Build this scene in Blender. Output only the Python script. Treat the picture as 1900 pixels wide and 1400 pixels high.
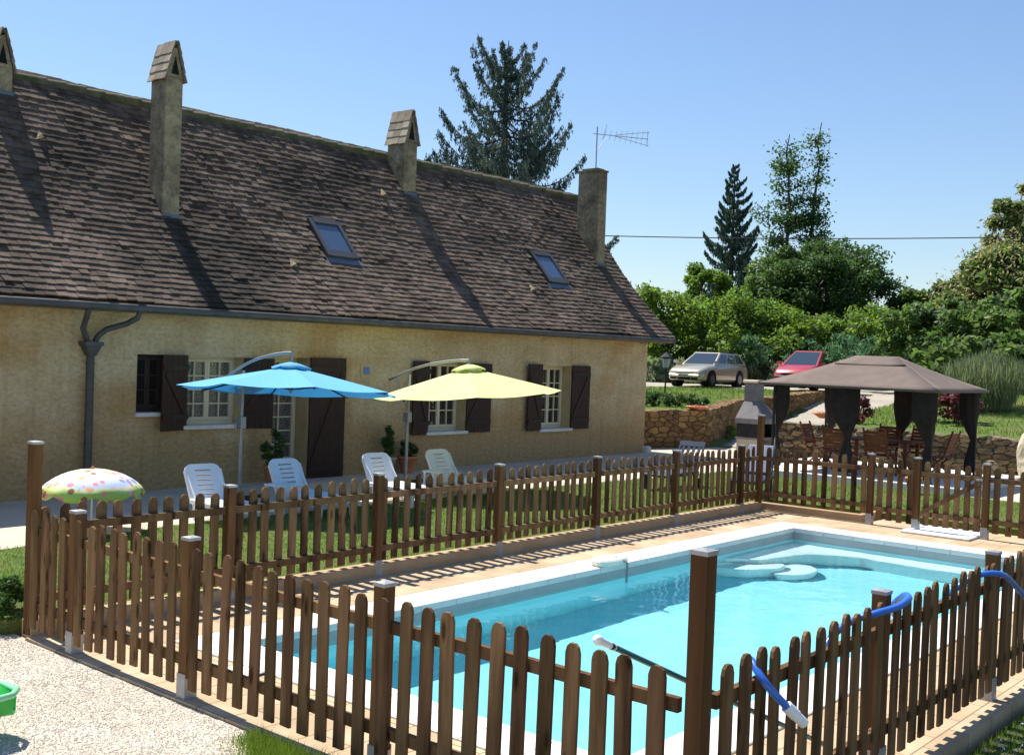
import bpy, math, random
import numpy as np
from mathutils import Vector, Matrix
rnd = random.Random(7)
rng = np.random.default_rng(11)
PI = math.pi
S = bpy.context.scene
for o in list(bpy.data.objects): bpy.data.objects.remove(o)
C = S.collection

# ------------------------------------------------------------------ camera
CAMH = 2.532
yaw, pitch, roll = math.radians(49.597), math.radians(-1.162), math.radians(2.083)
fwd = Vector((math.sin(yaw)*math.cos(pitch), math.cos(yaw)*math.cos(pitch), math.sin(pitch)))
r0 = Vector((math.cos(yaw), -math.sin(yaw), 0)); u0 = r0.cross(fwd)
rt = r0*math.cos(roll)+u0*math.sin(roll); up = -r0*math.sin(roll)+u0*math.cos(roll)
cam = bpy.data.cameras.new('camera'); camo = bpy.data.objects.new('camera', cam); C.objects.link(camo)
cam.sensor_width = 36; cam.lens = 36*2059.9/1900; cam.clip_start = .05; cam.clip_end = 3000
mw = Matrix((rt, up, -fwd)).transposed().to_4x4(); mw.translation = Vector((0, 0, CAMH)); camo.matrix_world = mw
S.camera = camo
# ------------------------------------------------------------------ light
SUN_EL, SUN_AZ = math.radians(60.5), math.radians(3)
w = bpy.data.worlds.new('World'); S.world = w; w.use_nodes = True
nt = w.node_tree; bg = nt.nodes['Background']
sky = nt.nodes.new('ShaderNodeTexSky'); sky.sky_type = 'NISHITA'; sky.sun_disc = False
sky.sun_elevation = SUN_EL; sky.sun_rotation = SUN_AZ; sky.air_density = 1.2; sky.dust_density = .25; sky.ozone_density = 3.0
hs_ = nt.nodes.new('ShaderNodeHueSaturation'); hs_.inputs['Saturation'].default_value = .98; mt_ = nt.nodes.new('ShaderNodeMixRGB'); mt_.blend_type = 'MULTIPLY'; mt_.inputs[0].default_value = 1; mt_.inputs[2].default_value = (.9,.97,1.1,1); nt.links.new(sky.outputs[0], mt_.inputs[1]); nt.links.new(mt_.outputs[0], hs_.inputs['Color']); nt.links.new(hs_.outputs[0], bg.inputs[0]); bg.inputs[1].default_value = .088
sl = bpy.data.lights.new('sun', 'SUN'); sl.energy = 5.0; sl.angle = math.radians(.53); sl.color = (1, .955, .88)
so = bpy.data.objects.new('sun', sl); C.objects.link(so)
sd = Vector((math.sin(SUN_AZ)*math.cos(SUN_EL), math.cos(SUN_AZ)*math.cos(SUN_EL), math.sin(SUN_EL)))
so.rotation_euler = (-sd).to_track_quat('-Z', 'Y').to_euler(); so.location = (0, 0, 30)
try: sl.cycles.is_caustics_light = True
except Exception as e: print(e)
S.view_settings.view_transform = 'Standard'; S.view_settings.look = 'None'; S.view_settings.gamma = 1
S.view_settings.exposure = 0.62

# ------------------------------------------------------------------ helpers
class MB:
    def __init__(s): s.v = []; s.f = []; s.m = []; s.sm = []
    def add(s, vs, fs, mi=0, sm=False):
        b = len(s.v); s.v += [tuple(p) for p in vs]; s.f += [tuple(i+b for i in f) for f in fs]
        s.m += [mi]*len(fs); s.sm += [sm]*len(fs)
    def box(s, x0, x1, y0, y1, z0, z1, mi=0):
        s.add([(x0,y0,z0),(x1,y0,z0),(x1,y1,z0),(x0,y1,z0),(x0,y0,z1),(x1,y0,z1),(x1,y1,z1),(x0,y1,z1)],
              [(3,2,1,0),(4,5,6,7),(0,1,5,4),(1,2,6,5),(2,3,7,6),(3,0,4,7)], mi)
    def bar(s, a, b, wd, th, upv=(0,0,1), mi=0):
        a = Vector(a); b = Vector(b); d = (b-a).normalized(); u = Vector(upv)
        if abs(d.dot(u)) > .98: u = Vector((0,1,0))
        sx = d.cross(u).normalized(); sz = sx.cross(d).normalized()
        vs = [p+sx*(i*wd/2)+sz*(j*th/2) for p in (a, b) for i, j in ((-1,-1),(1,-1),(1,1),(-1,1))]
        s.add(vs, [(3,2,1,0),(4,5,6,7),(0,1,5,4),(1,2,6,5),(2,3,7,6),(3,0,4,7)], mi)
    def prism(s, poly, z0, z1, mi=0, ax='z'):
        n = len(poly)
        def P(p, h): return (p[0],p[1],h) if ax == 'z' else ((p[0],h,p[1]) if ax == 'y' else (h,p[0],p[1]))
        ar = sum(poly[i][0]*poly[(i+1)%n][1]-poly[(i+1)%n][0]*poly[i][1] for i in range(n))
        if (ar < 0) != (ax == 'y'): poly = poly[::-1]
        vs = [P(p, z0) for p in poly]+[P(p, z1) for p in poly]
        s.add(vs, [tuple(range(n-1,-1,-1)), tuple(range(n,2*n))]+[(i,(i+1)%n,(i+1)%n+n,i+n) for i in range(n)], mi)
    def tube(s, pts, r, n=8, mi=0, caps=True):
        pts = [Vector(p) for p in pts]; k = len(pts); rs = r if isinstance(r, (list, tuple)) else [r]*k
        vs = []; ref = None
        for i, p in enumerate(pts):
            d = (pts[min(i+1,k-1)]-pts[max(i-1,0)]).normalized()
            if ref is None: ref = Vector((0,0,1)) if abs(d.z) < .9 else Vector((1,0,0))
            a = d.cross(ref).normalized(); b = a.cross(d).normalized(); ref = b
            vs += [p+(a*math.cos(2*PI*j/n)+b*math.sin(2*PI*j/n))*rs[i] for j in range(n)]
        fs = [(i*n+j, i*n+(j+1)%n, (i+1)*n+(j+1)%n, (i+1)*n+j) for i in range(k-1) for j in range(n)]
        s.add(vs, fs, mi, True)
        if caps: s.add(vs[:n], [tuple(range(n))[::-1]], mi); s.add(vs[-n:], [tuple(range(n))], mi)
    def lathe(s, prof, n=20, c=(0,0), mi=0, sm=True):
        vs = [(c[0]+r*math.cos(2*PI*j/n), c[1]+r*math.sin(2*PI*j/n), z) for r, z in prof for j in range(n)]
        s.add(vs, [(i*n+j, i*n+(j+1)%n, (i+1)*n+(j+1)%n, (i+1)*n+j) for i in range(len(prof)-1) for j in range(n)], mi, sm)
    def quad(s, a, b, c, d, mi=0): s.add([a,b,c,d], [(0,1,2,3)], mi)
def link(name, me, mats, parent=None, loc=None):
    o = bpy.data.objects.new(name, me); C.objects.link(o)
    for m in (mats if isinstance(mats, (list, tuple)) else [mats]): me.materials.append(m)
    if parent: o.parent = parent
    if loc is not None: o.location = loc
    return o
def mesh(mb, name, off=None):
    me = bpy.data.meshes.new(name)
    vs = mb.v if off is None else [(p[0]-off[0], p[1]-off[1], p[2]-off[2]) for p in mb.v]
    me.from_pydata(vs, [], mb.f); me.polygons.foreach_set('material_index', mb.m); me.polygons.foreach_set('use_smooth', mb.sm); me.update()
    return me
def part(name, mb, mats, parent, label=None, world=True, bev=0):
    """child mesh; mb is in world coordinates when world=True (parents unrotated)"""
    off = (0,0,0)
    if world and parent:
        q = parent; off = Vector((0,0,0))
        while q: off += q.location; q = q.parent
    o = link(name, mesh(mb, name, off), mats, parent)
    if label: o['label'] = label
    if bev: bevel(o, bev)
    return o
def bevel(o, w_, seg=1):
    m = o.modifiers.new('bevel', 'BEVEL'); m.width = w_; m.segments = seg; m.limit_method = 'ANGLE'; m.angle_limit = .6
def tag(o, label=None, cat=None, group=None, kind=None):
    if label: o['label'] = label
    if cat: o['category'] = cat
    if group: o['group'] = group
    if kind: o['kind'] = kind
    return o
def thing(name, loc, label, cat, rz=0, group=None):
    o = bpy.data.objects.new(name, None); C.objects.link(o); o.location = loc; o.rotation_euler = (0,0,rz); o.empty_display_size = .2
    return tag(o, label, cat, group)
def top(name, mb, mats, label=None, cat=None, group=None, kind=None, loc=None):
    l = loc or (0,0,0)
    return tag(link(name, mesh(mb, name, l), mats, None, l), label, cat, group, kind)
def copy_tree(o, parent=None):
    c = o.copy(); C.objects.link(c); c.parent = parent
    for ch in o.children: copy_tree(ch, c)
    return c
def npmesh(name, V, F, mats, parent=None, smooth=False, loc=None, mi=None):
    V = np.asarray(V, np.float32); F = np.asarray(F, np.int32)
    me = bpy.data.meshes.new(name); k = F.shape[1]
    if loc is not None: V = V-np.array(loc, np.float32)
    me.vertices.add(len(V)); me.vertices.foreach_set('co', V.ravel())
    me.loops.add(F.size); me.loops.foreach_set('vertex_index', F.ravel())
    me.polygons.add(len(F)); me.polygons.foreach_set('loop_start', np.arange(0, F.size, k, dtype=np.int32))
    me.polygons.foreach_set('loop_total', np.full(len(F), k, np.int32))
    me.polygons.foreach_set('use_smooth', np.full(len(F), smooth))
    me.update(calc_edges=True)
    if mi is not None: me.polygons.foreach_set('material_index', np.asarray(mi, np.int32))
    return link(name, me, mats, parent, loc)

# ------------------------------------------------------------------ materials
def mat(name, c1, c2=None, scale=3., rough=.8, bump=0., bscale=None, stretch=(1,1,1), metal=0., spec=.3, isl=0., c3=None,
        s3=1., detail=6, transl=0., coat=0., vor=False, rand=0., fine=None, knots=False, stain_shade=None):
    m = bpy.data.materials.new(name); m.use_nodes = True; n = m.node_tree.nodes; L = m.node_tree.links
    p = n['Principled BSDF']; p.inputs['Roughness'].default_value = rough; p.inputs['Metallic'].default_value = metal
    p.inputs['Specular IOR Level'].default_value = spec; p.inputs['Coat Weight'].default_value = coat
    c2 = c2 or c1
    tc = n.new('ShaderNodeTexCoord'); mp = n.new('ShaderNodeMapping'); mp.inputs['Scale'].default_value = stretch
    L.new(tc.outputs['Object'], mp.inputs[0])
    src = mp.outputs[0]
    if rand:
        oi = n.new('ShaderNodeObjectInfo'); vm = n.new('ShaderNodeVectorMath'); vm.operation = 'ADD'
        mm = n.new('ShaderNodeMath'); mm.operation = 'MULTIPLY'; mm.inputs[1].default_value = 57.
        L.new(oi.outputs['Random'], mm.inputs[0]); L.new(mp.outputs[0], vm.inputs[0]); L.new(mm.outputs[0], vm.inputs[1]); src = vm.outputs[0]
    nz = n.new('ShaderNodeTexNoise'); nz.inputs['Scale'].default_value = scale; nz.inputs['Detail'].default_value = detail
    nz.inputs['Roughness'].default_value = .62; L.new(src, nz.inputs['Vector'])
    cr = n.new('ShaderNodeValToRGB'); cr.color_ramp.elements[0].position = .33; cr.color_ramp.elements[1].position = .67
    cr.color_ramp.elements[0].color = (*c1, 1); cr.color_ramp.elements[1].color = (*c2, 1)
    L.new(nz.outputs['Fac'], cr.inputs[0]); col = cr.outputs[0]
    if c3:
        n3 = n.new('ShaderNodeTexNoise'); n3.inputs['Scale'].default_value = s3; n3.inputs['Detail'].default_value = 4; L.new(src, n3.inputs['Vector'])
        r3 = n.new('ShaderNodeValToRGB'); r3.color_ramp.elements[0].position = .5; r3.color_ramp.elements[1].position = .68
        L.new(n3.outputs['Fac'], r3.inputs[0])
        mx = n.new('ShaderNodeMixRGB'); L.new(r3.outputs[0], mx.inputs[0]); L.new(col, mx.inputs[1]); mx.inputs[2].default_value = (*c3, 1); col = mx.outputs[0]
    if knots:
        k1 = n.new('ShaderNodeMapping'); k1.inputs['Scale'].default_value = (9,9,22); L.new(src, k1.inputs[0]); kv = n.new('ShaderNodeTexVoronoi'); kv.inputs['Scale'].default_value = .9; L.new(k1.outputs[0], kv.inputs['Vector'])
        kr = n.new('ShaderNodeValToRGB'); kr.color_ramp.elements[0].position = .09; kr.color_ramp.elements[0].color = (.3,.25,.2,1); kr.color_ramp.elements[1].position = .2; kr.color_ramp.elements[1].color = (1,1,1,1); L.new(kv.outputs['Distance'], kr.inputs[0])
        km = n.new('ShaderNodeMixRGB'); km.blend_type = 'MULTIPLY'; km.inputs[0].default_value = 1; L.new(col, km.inputs[1]); L.new(kr.outputs[0], km.inputs[2]); col = km.outputs[0]
    if stain_shade:  # brown wall foot: damp stain plus painted-in dimmer light low down
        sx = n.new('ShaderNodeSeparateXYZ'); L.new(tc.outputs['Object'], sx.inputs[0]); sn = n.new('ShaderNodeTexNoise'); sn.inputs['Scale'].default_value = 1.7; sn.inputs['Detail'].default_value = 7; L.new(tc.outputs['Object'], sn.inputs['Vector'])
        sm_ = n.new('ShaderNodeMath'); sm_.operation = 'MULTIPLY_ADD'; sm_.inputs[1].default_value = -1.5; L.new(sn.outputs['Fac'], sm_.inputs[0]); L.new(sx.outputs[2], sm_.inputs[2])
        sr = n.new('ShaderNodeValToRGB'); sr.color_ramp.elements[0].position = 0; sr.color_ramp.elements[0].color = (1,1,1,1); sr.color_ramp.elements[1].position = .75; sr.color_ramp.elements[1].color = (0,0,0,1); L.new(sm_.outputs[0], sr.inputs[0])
        s4 = n.new('ShaderNodeMixRGB'); L.new(sr.outputs[0], s4.inputs[0]); L.new(col, s4.inputs[1]); s4.inputs[2].default_value = (*stain_shade,1); col = s4.outputs[0]
    if stain_shade:
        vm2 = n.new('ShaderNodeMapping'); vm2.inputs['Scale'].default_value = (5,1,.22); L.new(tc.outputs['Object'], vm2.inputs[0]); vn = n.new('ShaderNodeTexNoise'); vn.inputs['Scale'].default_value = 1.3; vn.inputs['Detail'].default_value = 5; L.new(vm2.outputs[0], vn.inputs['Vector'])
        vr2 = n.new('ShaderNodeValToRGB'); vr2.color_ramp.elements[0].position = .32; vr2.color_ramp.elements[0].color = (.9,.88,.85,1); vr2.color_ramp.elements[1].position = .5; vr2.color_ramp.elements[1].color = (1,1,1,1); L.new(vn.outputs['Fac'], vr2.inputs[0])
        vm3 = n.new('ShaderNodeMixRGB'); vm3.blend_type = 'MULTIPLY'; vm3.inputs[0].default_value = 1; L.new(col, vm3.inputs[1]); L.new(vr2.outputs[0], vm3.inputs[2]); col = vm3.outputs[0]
    if fine:  # darker speckles put the shade of rough crevices into the colour
        nf = n.new('ShaderNodeTexNoise'); nf.inputs['Scale'].default_value = fine[0]; nf.inputs['Detail'].default_value = 5; nf.inputs['Roughness'].default_value = .7; L.new(src, nf.inputs['Vector'])
        rf_ = n.new('ShaderNodeValToRGB'); rf_.color_ramp.elements[0].position = .36; rf_.color_ramp.elements[0].color = (fine[1],)*3+(1,); rf_.color_ramp.elements[1].position = .56; rf_.color_ramp.elements[1].color = (1.12,1.12,1.12,1); L.new(nf.outputs['Fac'], rf_.inputs[0])
        mf = n.new('ShaderNodeMixRGB'); mf.blend_type = 'MULTIPLY'; mf.inputs[0].default_value = 1; L.new(col, mf.inputs[1]); L.new(rf_.outputs[0], mf.inputs[2]); col = mf.outputs[0]
    if isl or rand:
        hv = n.new('ShaderNodeHueSaturation')
        if isl: g = n.new('ShaderNodeNewGeometry'); ro = g.outputs['Random Per Island']
        else: ro = oi.outputs['Random']
        mr = n.new('ShaderNodeMapRange'); a = isl or rand; mr.inputs['To Min'].default_value = 1-a; mr.inputs['To Max'].default_value = 1+a
        L.new(ro, mr.inputs[0]); L.new(mr.outputs[0], hv.inputs['Value']); L.new(col, hv.inputs['Color']); col = hv.outputs[0]
        mh = n.new('ShaderNodeMapRange'); mh.inputs['To Min'].default_value = .5-a*.03; mh.inputs['To Max'].default_value = .5+a*.03
        wn = n.new('ShaderNodeTexWhiteNoise'); wn.noise_dimensions = '1D'; L.new(ro, wn.inputs['W']); L.new(wn.outputs[0], mh.inputs[0]); L.new(mh.outputs[0], hv.inputs['Hue'])
    L.new(col, p.inputs['Base Color'])
    if bump:
        b = n.new('ShaderNodeBump'); b.inputs['Distance'].default_value = bump; b.inputs['Strength'].default_value = 1
        if vor: t = n.new('ShaderNodeTexVoronoi'); t.inputs['Scale'].default_value = bscale; L.new(src, t.inputs['Vector']); L.new(t.outputs['Distance'], b.inputs['Height'])
        else:
            t = n.new('ShaderNodeTexNoise'); t.inputs['Scale'].default_value = bscale or scale*3; t.inputs['Detail'].default_value = 5; L.new(src, t.inputs['Vector']); L.new(t.outputs['Fac'], b.inputs['Height'])
        L.new(b.outputs[0], p.inputs['Normal'])
    if transl:
        out = n['Material Output']; tr = n.new('ShaderNodeBsdfTranslucent'); ms = n.new('ShaderNodeMixShader'); ms.inputs[0].default_value = transl
        h2 = n.new('ShaderNodeHueSaturation'); h2.inputs['Value'].default_value = 1.5; h2.inputs['Saturation'].default_value = 1.1; L.new(col, h2.inputs['Color'])
        L.new(h2.outputs[0], tr.inputs[0]); L.new(p.outputs[0], ms.inputs[1]); L.new(tr.outputs[0], ms.inputs[2]); L.new(ms.outputs[0], out.inputs[0])
    return m
wood = mat('fence_wood', (.118,.064,.03), (.245,.142,.07), 9, .85, spec=.12, knots=True, bump=.004, bscale=30, stretch=(1,1,.12), rand=.28, c3=(.055,.028,.013), s3=5.5)
wood_post = mat('post_wood', (.10,.048,.019), (.19,.098,.042), 9, .85, .004, 30, (1,1,.1), spec=.12, knots=True, rand=.15, c3=(.08,.036,.016), s3=3.5)
zinc = mat('galvanised_metal', (.3,.3,.31), (.45,.45,.46), 8, .5, metal=.5)
alu = mat('grey_aluminium', (.28,.29,.31), (.36,.37,.4), 4, .4, metal=.5)
gut = mat('gutter_zinc', (.07,.068,.066), (.11,.105,.1), 5, .55, metal=.3)
plaster = mat('plaster', (.45,.335,.18), (.6,.475,.285), 1.1, .95, .045, 9, (1,1,1.5), c3=(.42,.265,.11), s3=.5, fine=(12,.82), stain_shade=(.42,.28,.13))
cream = mat('cream_trim', (.62,.54,.36), (.7,.62,.43), 4, .7, .002, 20)
cream2 = mat('cream_reveal', (.44,.33,.16), (.54,.42,.23), 3, .9, .006, 25)
sillm = mat('white_sill', (.6,.56,.48), (.74,.72,.66), 6, .8, .004, 20)
shut = mat('brown_shutter', (.028,.013,.008), (.05,.022,.014), 6, .6, .003, 20, (8,1,.4))
tile = mat('roof_tile', (.082,.06,.046), (.17,.125,.098), 1.6, .92, .008, 30, isl=.28, c3=(.04,.034,.027), s3=.42, spec=.15)  # dark weathering patches also paint in the spruce's soft shadow
ridgem = mat('ridge_tile', (.08,.075,.045), (.16,.14,.08), 5, .95, .01, 20, c3=(.06,.08,.03), s3=3)
chim = mat('chimney_render', (.22,.175,.115), (.40,.325,.205), 2.2, .95, .04, 14, c3=(.17,.13,.085), s3=1.6, fine=(9,.7))
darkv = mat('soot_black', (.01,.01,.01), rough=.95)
lead = mat('lead_flashing', (.09,.13,.18), (.14,.19,.25), 5, .6, metal=.2)
stone = None
white_pl = mat('white_plastic', (.8,.82,.85), (.84,.86,.88), 2, .35)
cream_pl = mat('cream_plastic', (.78,.77,.62), (.82,.8,.67), 2, .35)
blue_pl = mat('navy_plastic', (.02,.035,.065), (.03,.045,.08), 3, .5)
cushion = mat('lilac_cushion', (.26,.28,.36), (.32,.34,.43), 5, .8)
hose_m = mat('blue_hose', (.03,.13,.55), (.035,.16,.62), 3, .3, spec=.6)
terra = mat('terracotta', (.5,.17,.08), (.62,.24,.12), 5, .8, .003, 20)
canv_b = mat('blue_canvas', (.17,.50,.72), (.2,.54,.75), 30, .8, transl=.3)
canv_y = mat('lime_canvas', (.72,.78,.3), (.76,.81,.34), 30, .8, transl=.14)
canv_t = mat('taupe_canvas', (.15,.115,.095), (.19,.145,.12), 3, .85, transl=.05)
curt = mat('brown_curtain', (.025,.018,.017), (.04,.03,.028), 8, .9)
teak = mat('teak_wood', (.13,.035,.012), (.21,.065,.022), 5, .6, .002, 20, (1,1,.3), rand=.15)
conc = mat('grey_concrete', (.17,.16,.16), (.24,.225,.225), 3, .9, .003, 30)
conc_b = mat('beige_concrete', (.42,.34,.26), (.5,.42,.33), 3, .9, .004, 30)
blackm = mat('black_iron', (.015,.015,.017), (.03,.03,.03), 6, .5)
bark = mat('bark', (.06,.045,.03), (.12,.09,.065), 6, .95, .03, 12, (1,1,.25))
bark_l = mat('pale_bark', (.12,.1,.08), (.22,.19,.15), 6, .95, .02, 12, (1,1,.25))
rubber = mat('tyre_rubber', (.015,.015,.015), rough=.85)
green_pl = mat('green_plastic', (.03,.42,.06), (.035,.46,.07), 2, .35)
green_lt = mat('pale_green_plastic', (.25,.62,.35), (.28,.66,.4), 2, .35)
liner = mat('pool_liner', (.36,.82,.89), (.42,.85,.92), 2.5, .6)
liner2 = mat('step_liner', (.86,.95,.95), (.9,.96,.96), 2.5, .6)
liner_g = mat('waterline_liner', (.33,.36,.36), (.4,.43,.43), 3, .6)
coping_m = mat('coping_stone', (.66,.64,.6), (.76,.745,.71), 2.5, .85, .003, 40, isl=.05)
tanrim = mat('tan_kerb', (.4,.27,.15), (.52,.36,.21), 2.5, .9, .004, 30)
fib = mat('weathered_fibre', (.07,.07,.075), rough=.5)

def leafm(name, c1, c2, transl=.35, isl=.45, rough=.55, spec=.35): return mat(name, c1, c2, .8, rough, isl=isl, transl=transl, spec=spec)
lf_spruce = leafm('spruce_needles', (.055,.085,.068), (.1,.14,.11), .3)
lf_conif = leafm('conifer_needles', (.035,.065,.05), (.07,.11,.075), .28)
lf_dark = leafm('oak_leaves', (.04,.085,.025), (.09,.15,.04), .38)
lf_mid = leafm('chestnut_leaves', (.06,.11,.03), (.16,.23,.065), .45)
lf_cream = leafm('chestnut_catkins', (.3,.26,.11), (.42,.37,.18), .3)
lf_bright = leafm('shrub_leaves', (.085,.16,.025), (.19,.27,.05), .48)
lf_fern = leafm('fern_fronds', (.06,.14,.055), (.13,.23,.11), .42)
lf_broom = leafm('broom_stems', (.14,.18,.08), (.26,.29,.16), .4)
lf_yel = leafm('yellow_leaves', (.3,.3,.03), (.42,.38,.06), .4)
lf_box = leafm('boxwood_leaves', (.03,.085,.015), (.08,.16,.03), .3)
lf_mapl = leafm('maple_leaves', (.11,.025,.035), (.2,.06,.06), .3)
grass_b = leafm('grass_blades', (.08,.15,.018), (.18,.25,.045), .4, .35)
flower_m = mat('lilac_flowers', (.25,.25,.5), (.4,.38,.6), 4)

def glassm(name, col, rough=.03, metal=0.):
    m = bpy.data.materials.new(name); m.use_nodes = True; p = m.node_tree.nodes['Principled BSDF']
    p.inputs['Base Color'].default_value = (*col, 1); p.inputs['Roughness'].default_value = rough; p.inputs['Specular IOR Level'].default_value = .8; p.inputs['Metallic'].default_value = metal
    return m
pane_d = glassm('dark_pane', (.03,.028,.025)); sky_pane = glassm('skylight_pane', (.06,.10,.17), .08)
carglass = glassm('car_glass', (.03,.045,.06)); lampglass = glassm('headlamp_glass', (.45,.47,.5), .15)
def lace():
    m = mat('lace_curtain', (.03,.03,.035), (.03,.03,.035), 3, .25, spec=.6); n = m.node_tree.nodes; L = m.node_tree.links; p = n['Principled BSDF']
    tc = n.new('ShaderNodeTexCoord'); v = n.new('ShaderNodeTexVoronoi'); v.inputs['Scale'].default_value = 19; v.feature = 'F1'
    mp = n.new('ShaderNodeMapping'); mp.inputs['Scale'].default_value = (1,1,.8); L.new(tc.outputs['Object'], mp.inputs[0]); L.new(mp.outputs[0], v.inputs[0])
    r = n.new('ShaderNodeValToRGB'); e = r.color_ramp.elements; e[0].position = .15; e[0].color = (.24,.22,.19,1); e[1].position = .45; e[1].color = (.06,.058,.06,1)
    x = r.color_ramp.elements.new(.7); x.color = (.15,.14,.13,1)
    L.new(v.outputs['Distance'], r.inputs[0]); L.new(r.outputs[0], p.inputs['Base Color']); return m
lace_m = lace()
def stonem(name, ca, cb, cm, sc, st=(1,1,1.5), depth=.05):
    m = bpy.data.materials.new(name); m.use_nodes = True; n = m.node_tree.nodes; L = m.node_tree.links; p = n['Principled BSDF']; p.inputs['Roughness'].default_value = .95
    tc = n.new('ShaderNodeTexCoord'); mp = n.new('ShaderNodeMapping'); mp.inputs['Scale'].default_value = st; L.new(tc.outputs['Object'], mp.inputs[0])
    nz = n.new('ShaderNodeTexNoise'); nz.inputs['Scale'].default_value = sc*1.5; L.new(mp.outputs[0], nz.inputs['Vector'])
    mxv = n.new('ShaderNodeMixRGB'); mxv.inputs[0].default_value = .12; L.new(mp.outputs[0], mxv.inputs[1]); L.new(nz.outputs['Color'], mxv.inputs[2])
    v = n.new('ShaderNodeTexVoronoi'); v.inputs['Scale'].default_value = sc; v.inputs['Randomness'].default_value = .78; L.new(mxv.outputs[0], v.inputs[0])
    e = n.new('ShaderNodeTexVoronoi'); e.inputs['Randomness'].default_value = .78; e.feature = 'DISTANCE_TO_EDGE'; e.inputs['Scale'].default_value = sc; L.new(mxv.outputs[0], e.inputs[0])
    sp = n.new('ShaderNodeSeparateColor'); L.new(v.outputs['Color'], sp.inputs[0])
    r = n.new('ShaderNodeValToRGB'); r.color_ramp.elements[0].color = (*ca,1); r.color_ramp.elements[1].color = (*cb,1); L.new(sp.outputs[0], r.inputs[0])
    n2 = n.new('ShaderNodeTexNoise'); n2.inputs['Scale'].default_value = 12; n2.inputs['Detail'].default_value = 6; L.new(mp.outputs[0], n2.inputs['Vector'])
    mu = n.new('ShaderNodeMixRGB'); mu.blend_type = 'MULTIPLY'; mu.inputs[0].default_value = .7; L.new(r.outputs[0], mu.inputs[1])
    r2 = n.new('ShaderNodeValToRGB'); r2.color_ramp.elements[0].color = (.4,.4,.4,1); r2.color_ramp.elements[1].color = (1.3,1.3,1.3,1); L.new(n2.outputs[0], r2.inputs[0]); L.new(r2.outputs[0], mu.inputs[2])
    re = n.new('ShaderNodeValToRGB'); re.color_ramp.elements[0].position = .0; re.color_ramp.elements[1].position = .07; L.new(e.outputs['Distance'], re.inputs[0])
    mx = n.new('ShaderNodeMixRGB'); L.new(re.outputs[0], mx.inputs[0]); mx.inputs[1].default_value = (*cm,1); L.new(mu.outputs[0], mx.inputs[2]); L.new(mx.outputs[0], p.inputs['Base Color'])
    ad = n.new('ShaderNodeMath'); ad.operation = 'MULTIPLY_ADD'; ad.inputs[1].default_value = .35; L.new(n2.outputs[0], ad.inputs[0]); L.new(re.outputs[0], ad.inputs[2])
    b = n.new('ShaderNodeBump'); b.inputs['Distance'].default_value = depth; L.new(ad.outputs[0], b.inputs['Height']); L.new(b.outputs[0], p.inputs['Normal'])
    return m
stone_o = stonem('golden_stone', (.16,.085,.03), (.34,.2,.075), (.09,.05,.022), 3.6, (1,1,2.1))
stone_g = stonem('rough_stone', (.10,.075,.042), (.28,.21,.12), (.03,.025,.02), 4.2, (1,1,2.4), .09)
rock_m = mat('pale_rock', (.5,.42,.3), (.68,.6,.46), 3, .95, .05, 6)

def gravelm(name, ca, cb, sc, depth):
    m = bpy.data.materials.new(name); m.use_nodes = True; n = m.node_tree.nodes; L = m.node_tree.links; p = n['Principled BSDF']; p.inputs['Roughness'].default_value = .9
    tc = n.new('ShaderNodeTexCoord'); v = n.new('ShaderNodeTexVoronoi'); v.inputs['Scale'].default_value = sc; L.new(tc.outputs['Object'], v.inputs[0])
    sp = n.new('ShaderNodeSeparateColor'); L.new(v.outputs['Color'], sp.inputs[0])
    r = n.new('ShaderNodeValToRGB'); r.color_ramp.elements[0].color = (*ca,1); r.color_ramp.elements[1].color = (*cb,1); L.new(sp.outputs[0], r.inputs[0])
    nz = n.new('ShaderNodeTexNoise'); nz.inputs['Scale'].default_value = .9; nz.inputs['Detail'].default_value = 5; L.new(tc.outputs['Object'], nz.inputs['Vector'])
    r2 = n.new('ShaderNodeValToRGB'); r2.color_ramp.elements[0].position = .3; r2.color_ramp.elements[0].color = (.78,.76,.72,1); r2.color_ramp.elements[1].position = .7; L.new(nz.outputs[0], r2.inputs[0])
    mu = n.new('ShaderNodeMixRGB'); mu.blend_type = 'MULTIPLY'; mu.inputs[0].default_value = 1; L.new(r.outputs[0], mu.inputs[1]); L.new(r2.outputs[0], mu.inputs[2]); L.new(mu.outputs[0], p.inputs['Base Color'])
    b = n.new('ShaderNodeBump'); b.inputs['Distance'].default_value = depth; b.invert = True; L.new(v.outputs['Distance'], b.inputs['Height']); L.new(b.outputs[0], p.inputs['Normal'])
    return m
grav = gravelm('crushed_limestone', (.54,.46,.36), (.8,.72,.6), 85, .009)
grav2 = gravelm('driveway_gravel', (.34,.3,.24), (.52,.47,.39), 40, .015)
grass = mat('grass', (.065,.115,.018), (.14,.2,.036), 6, .95, .03, 60, c3=(.15,.16,.05), s3=.8)
soil = mat('weedy_soil', (.05,.07,.02), (.13,.11,.05), 5, .95, .03, 30, c3=(.06,.11,.02), s3=2)

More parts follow.
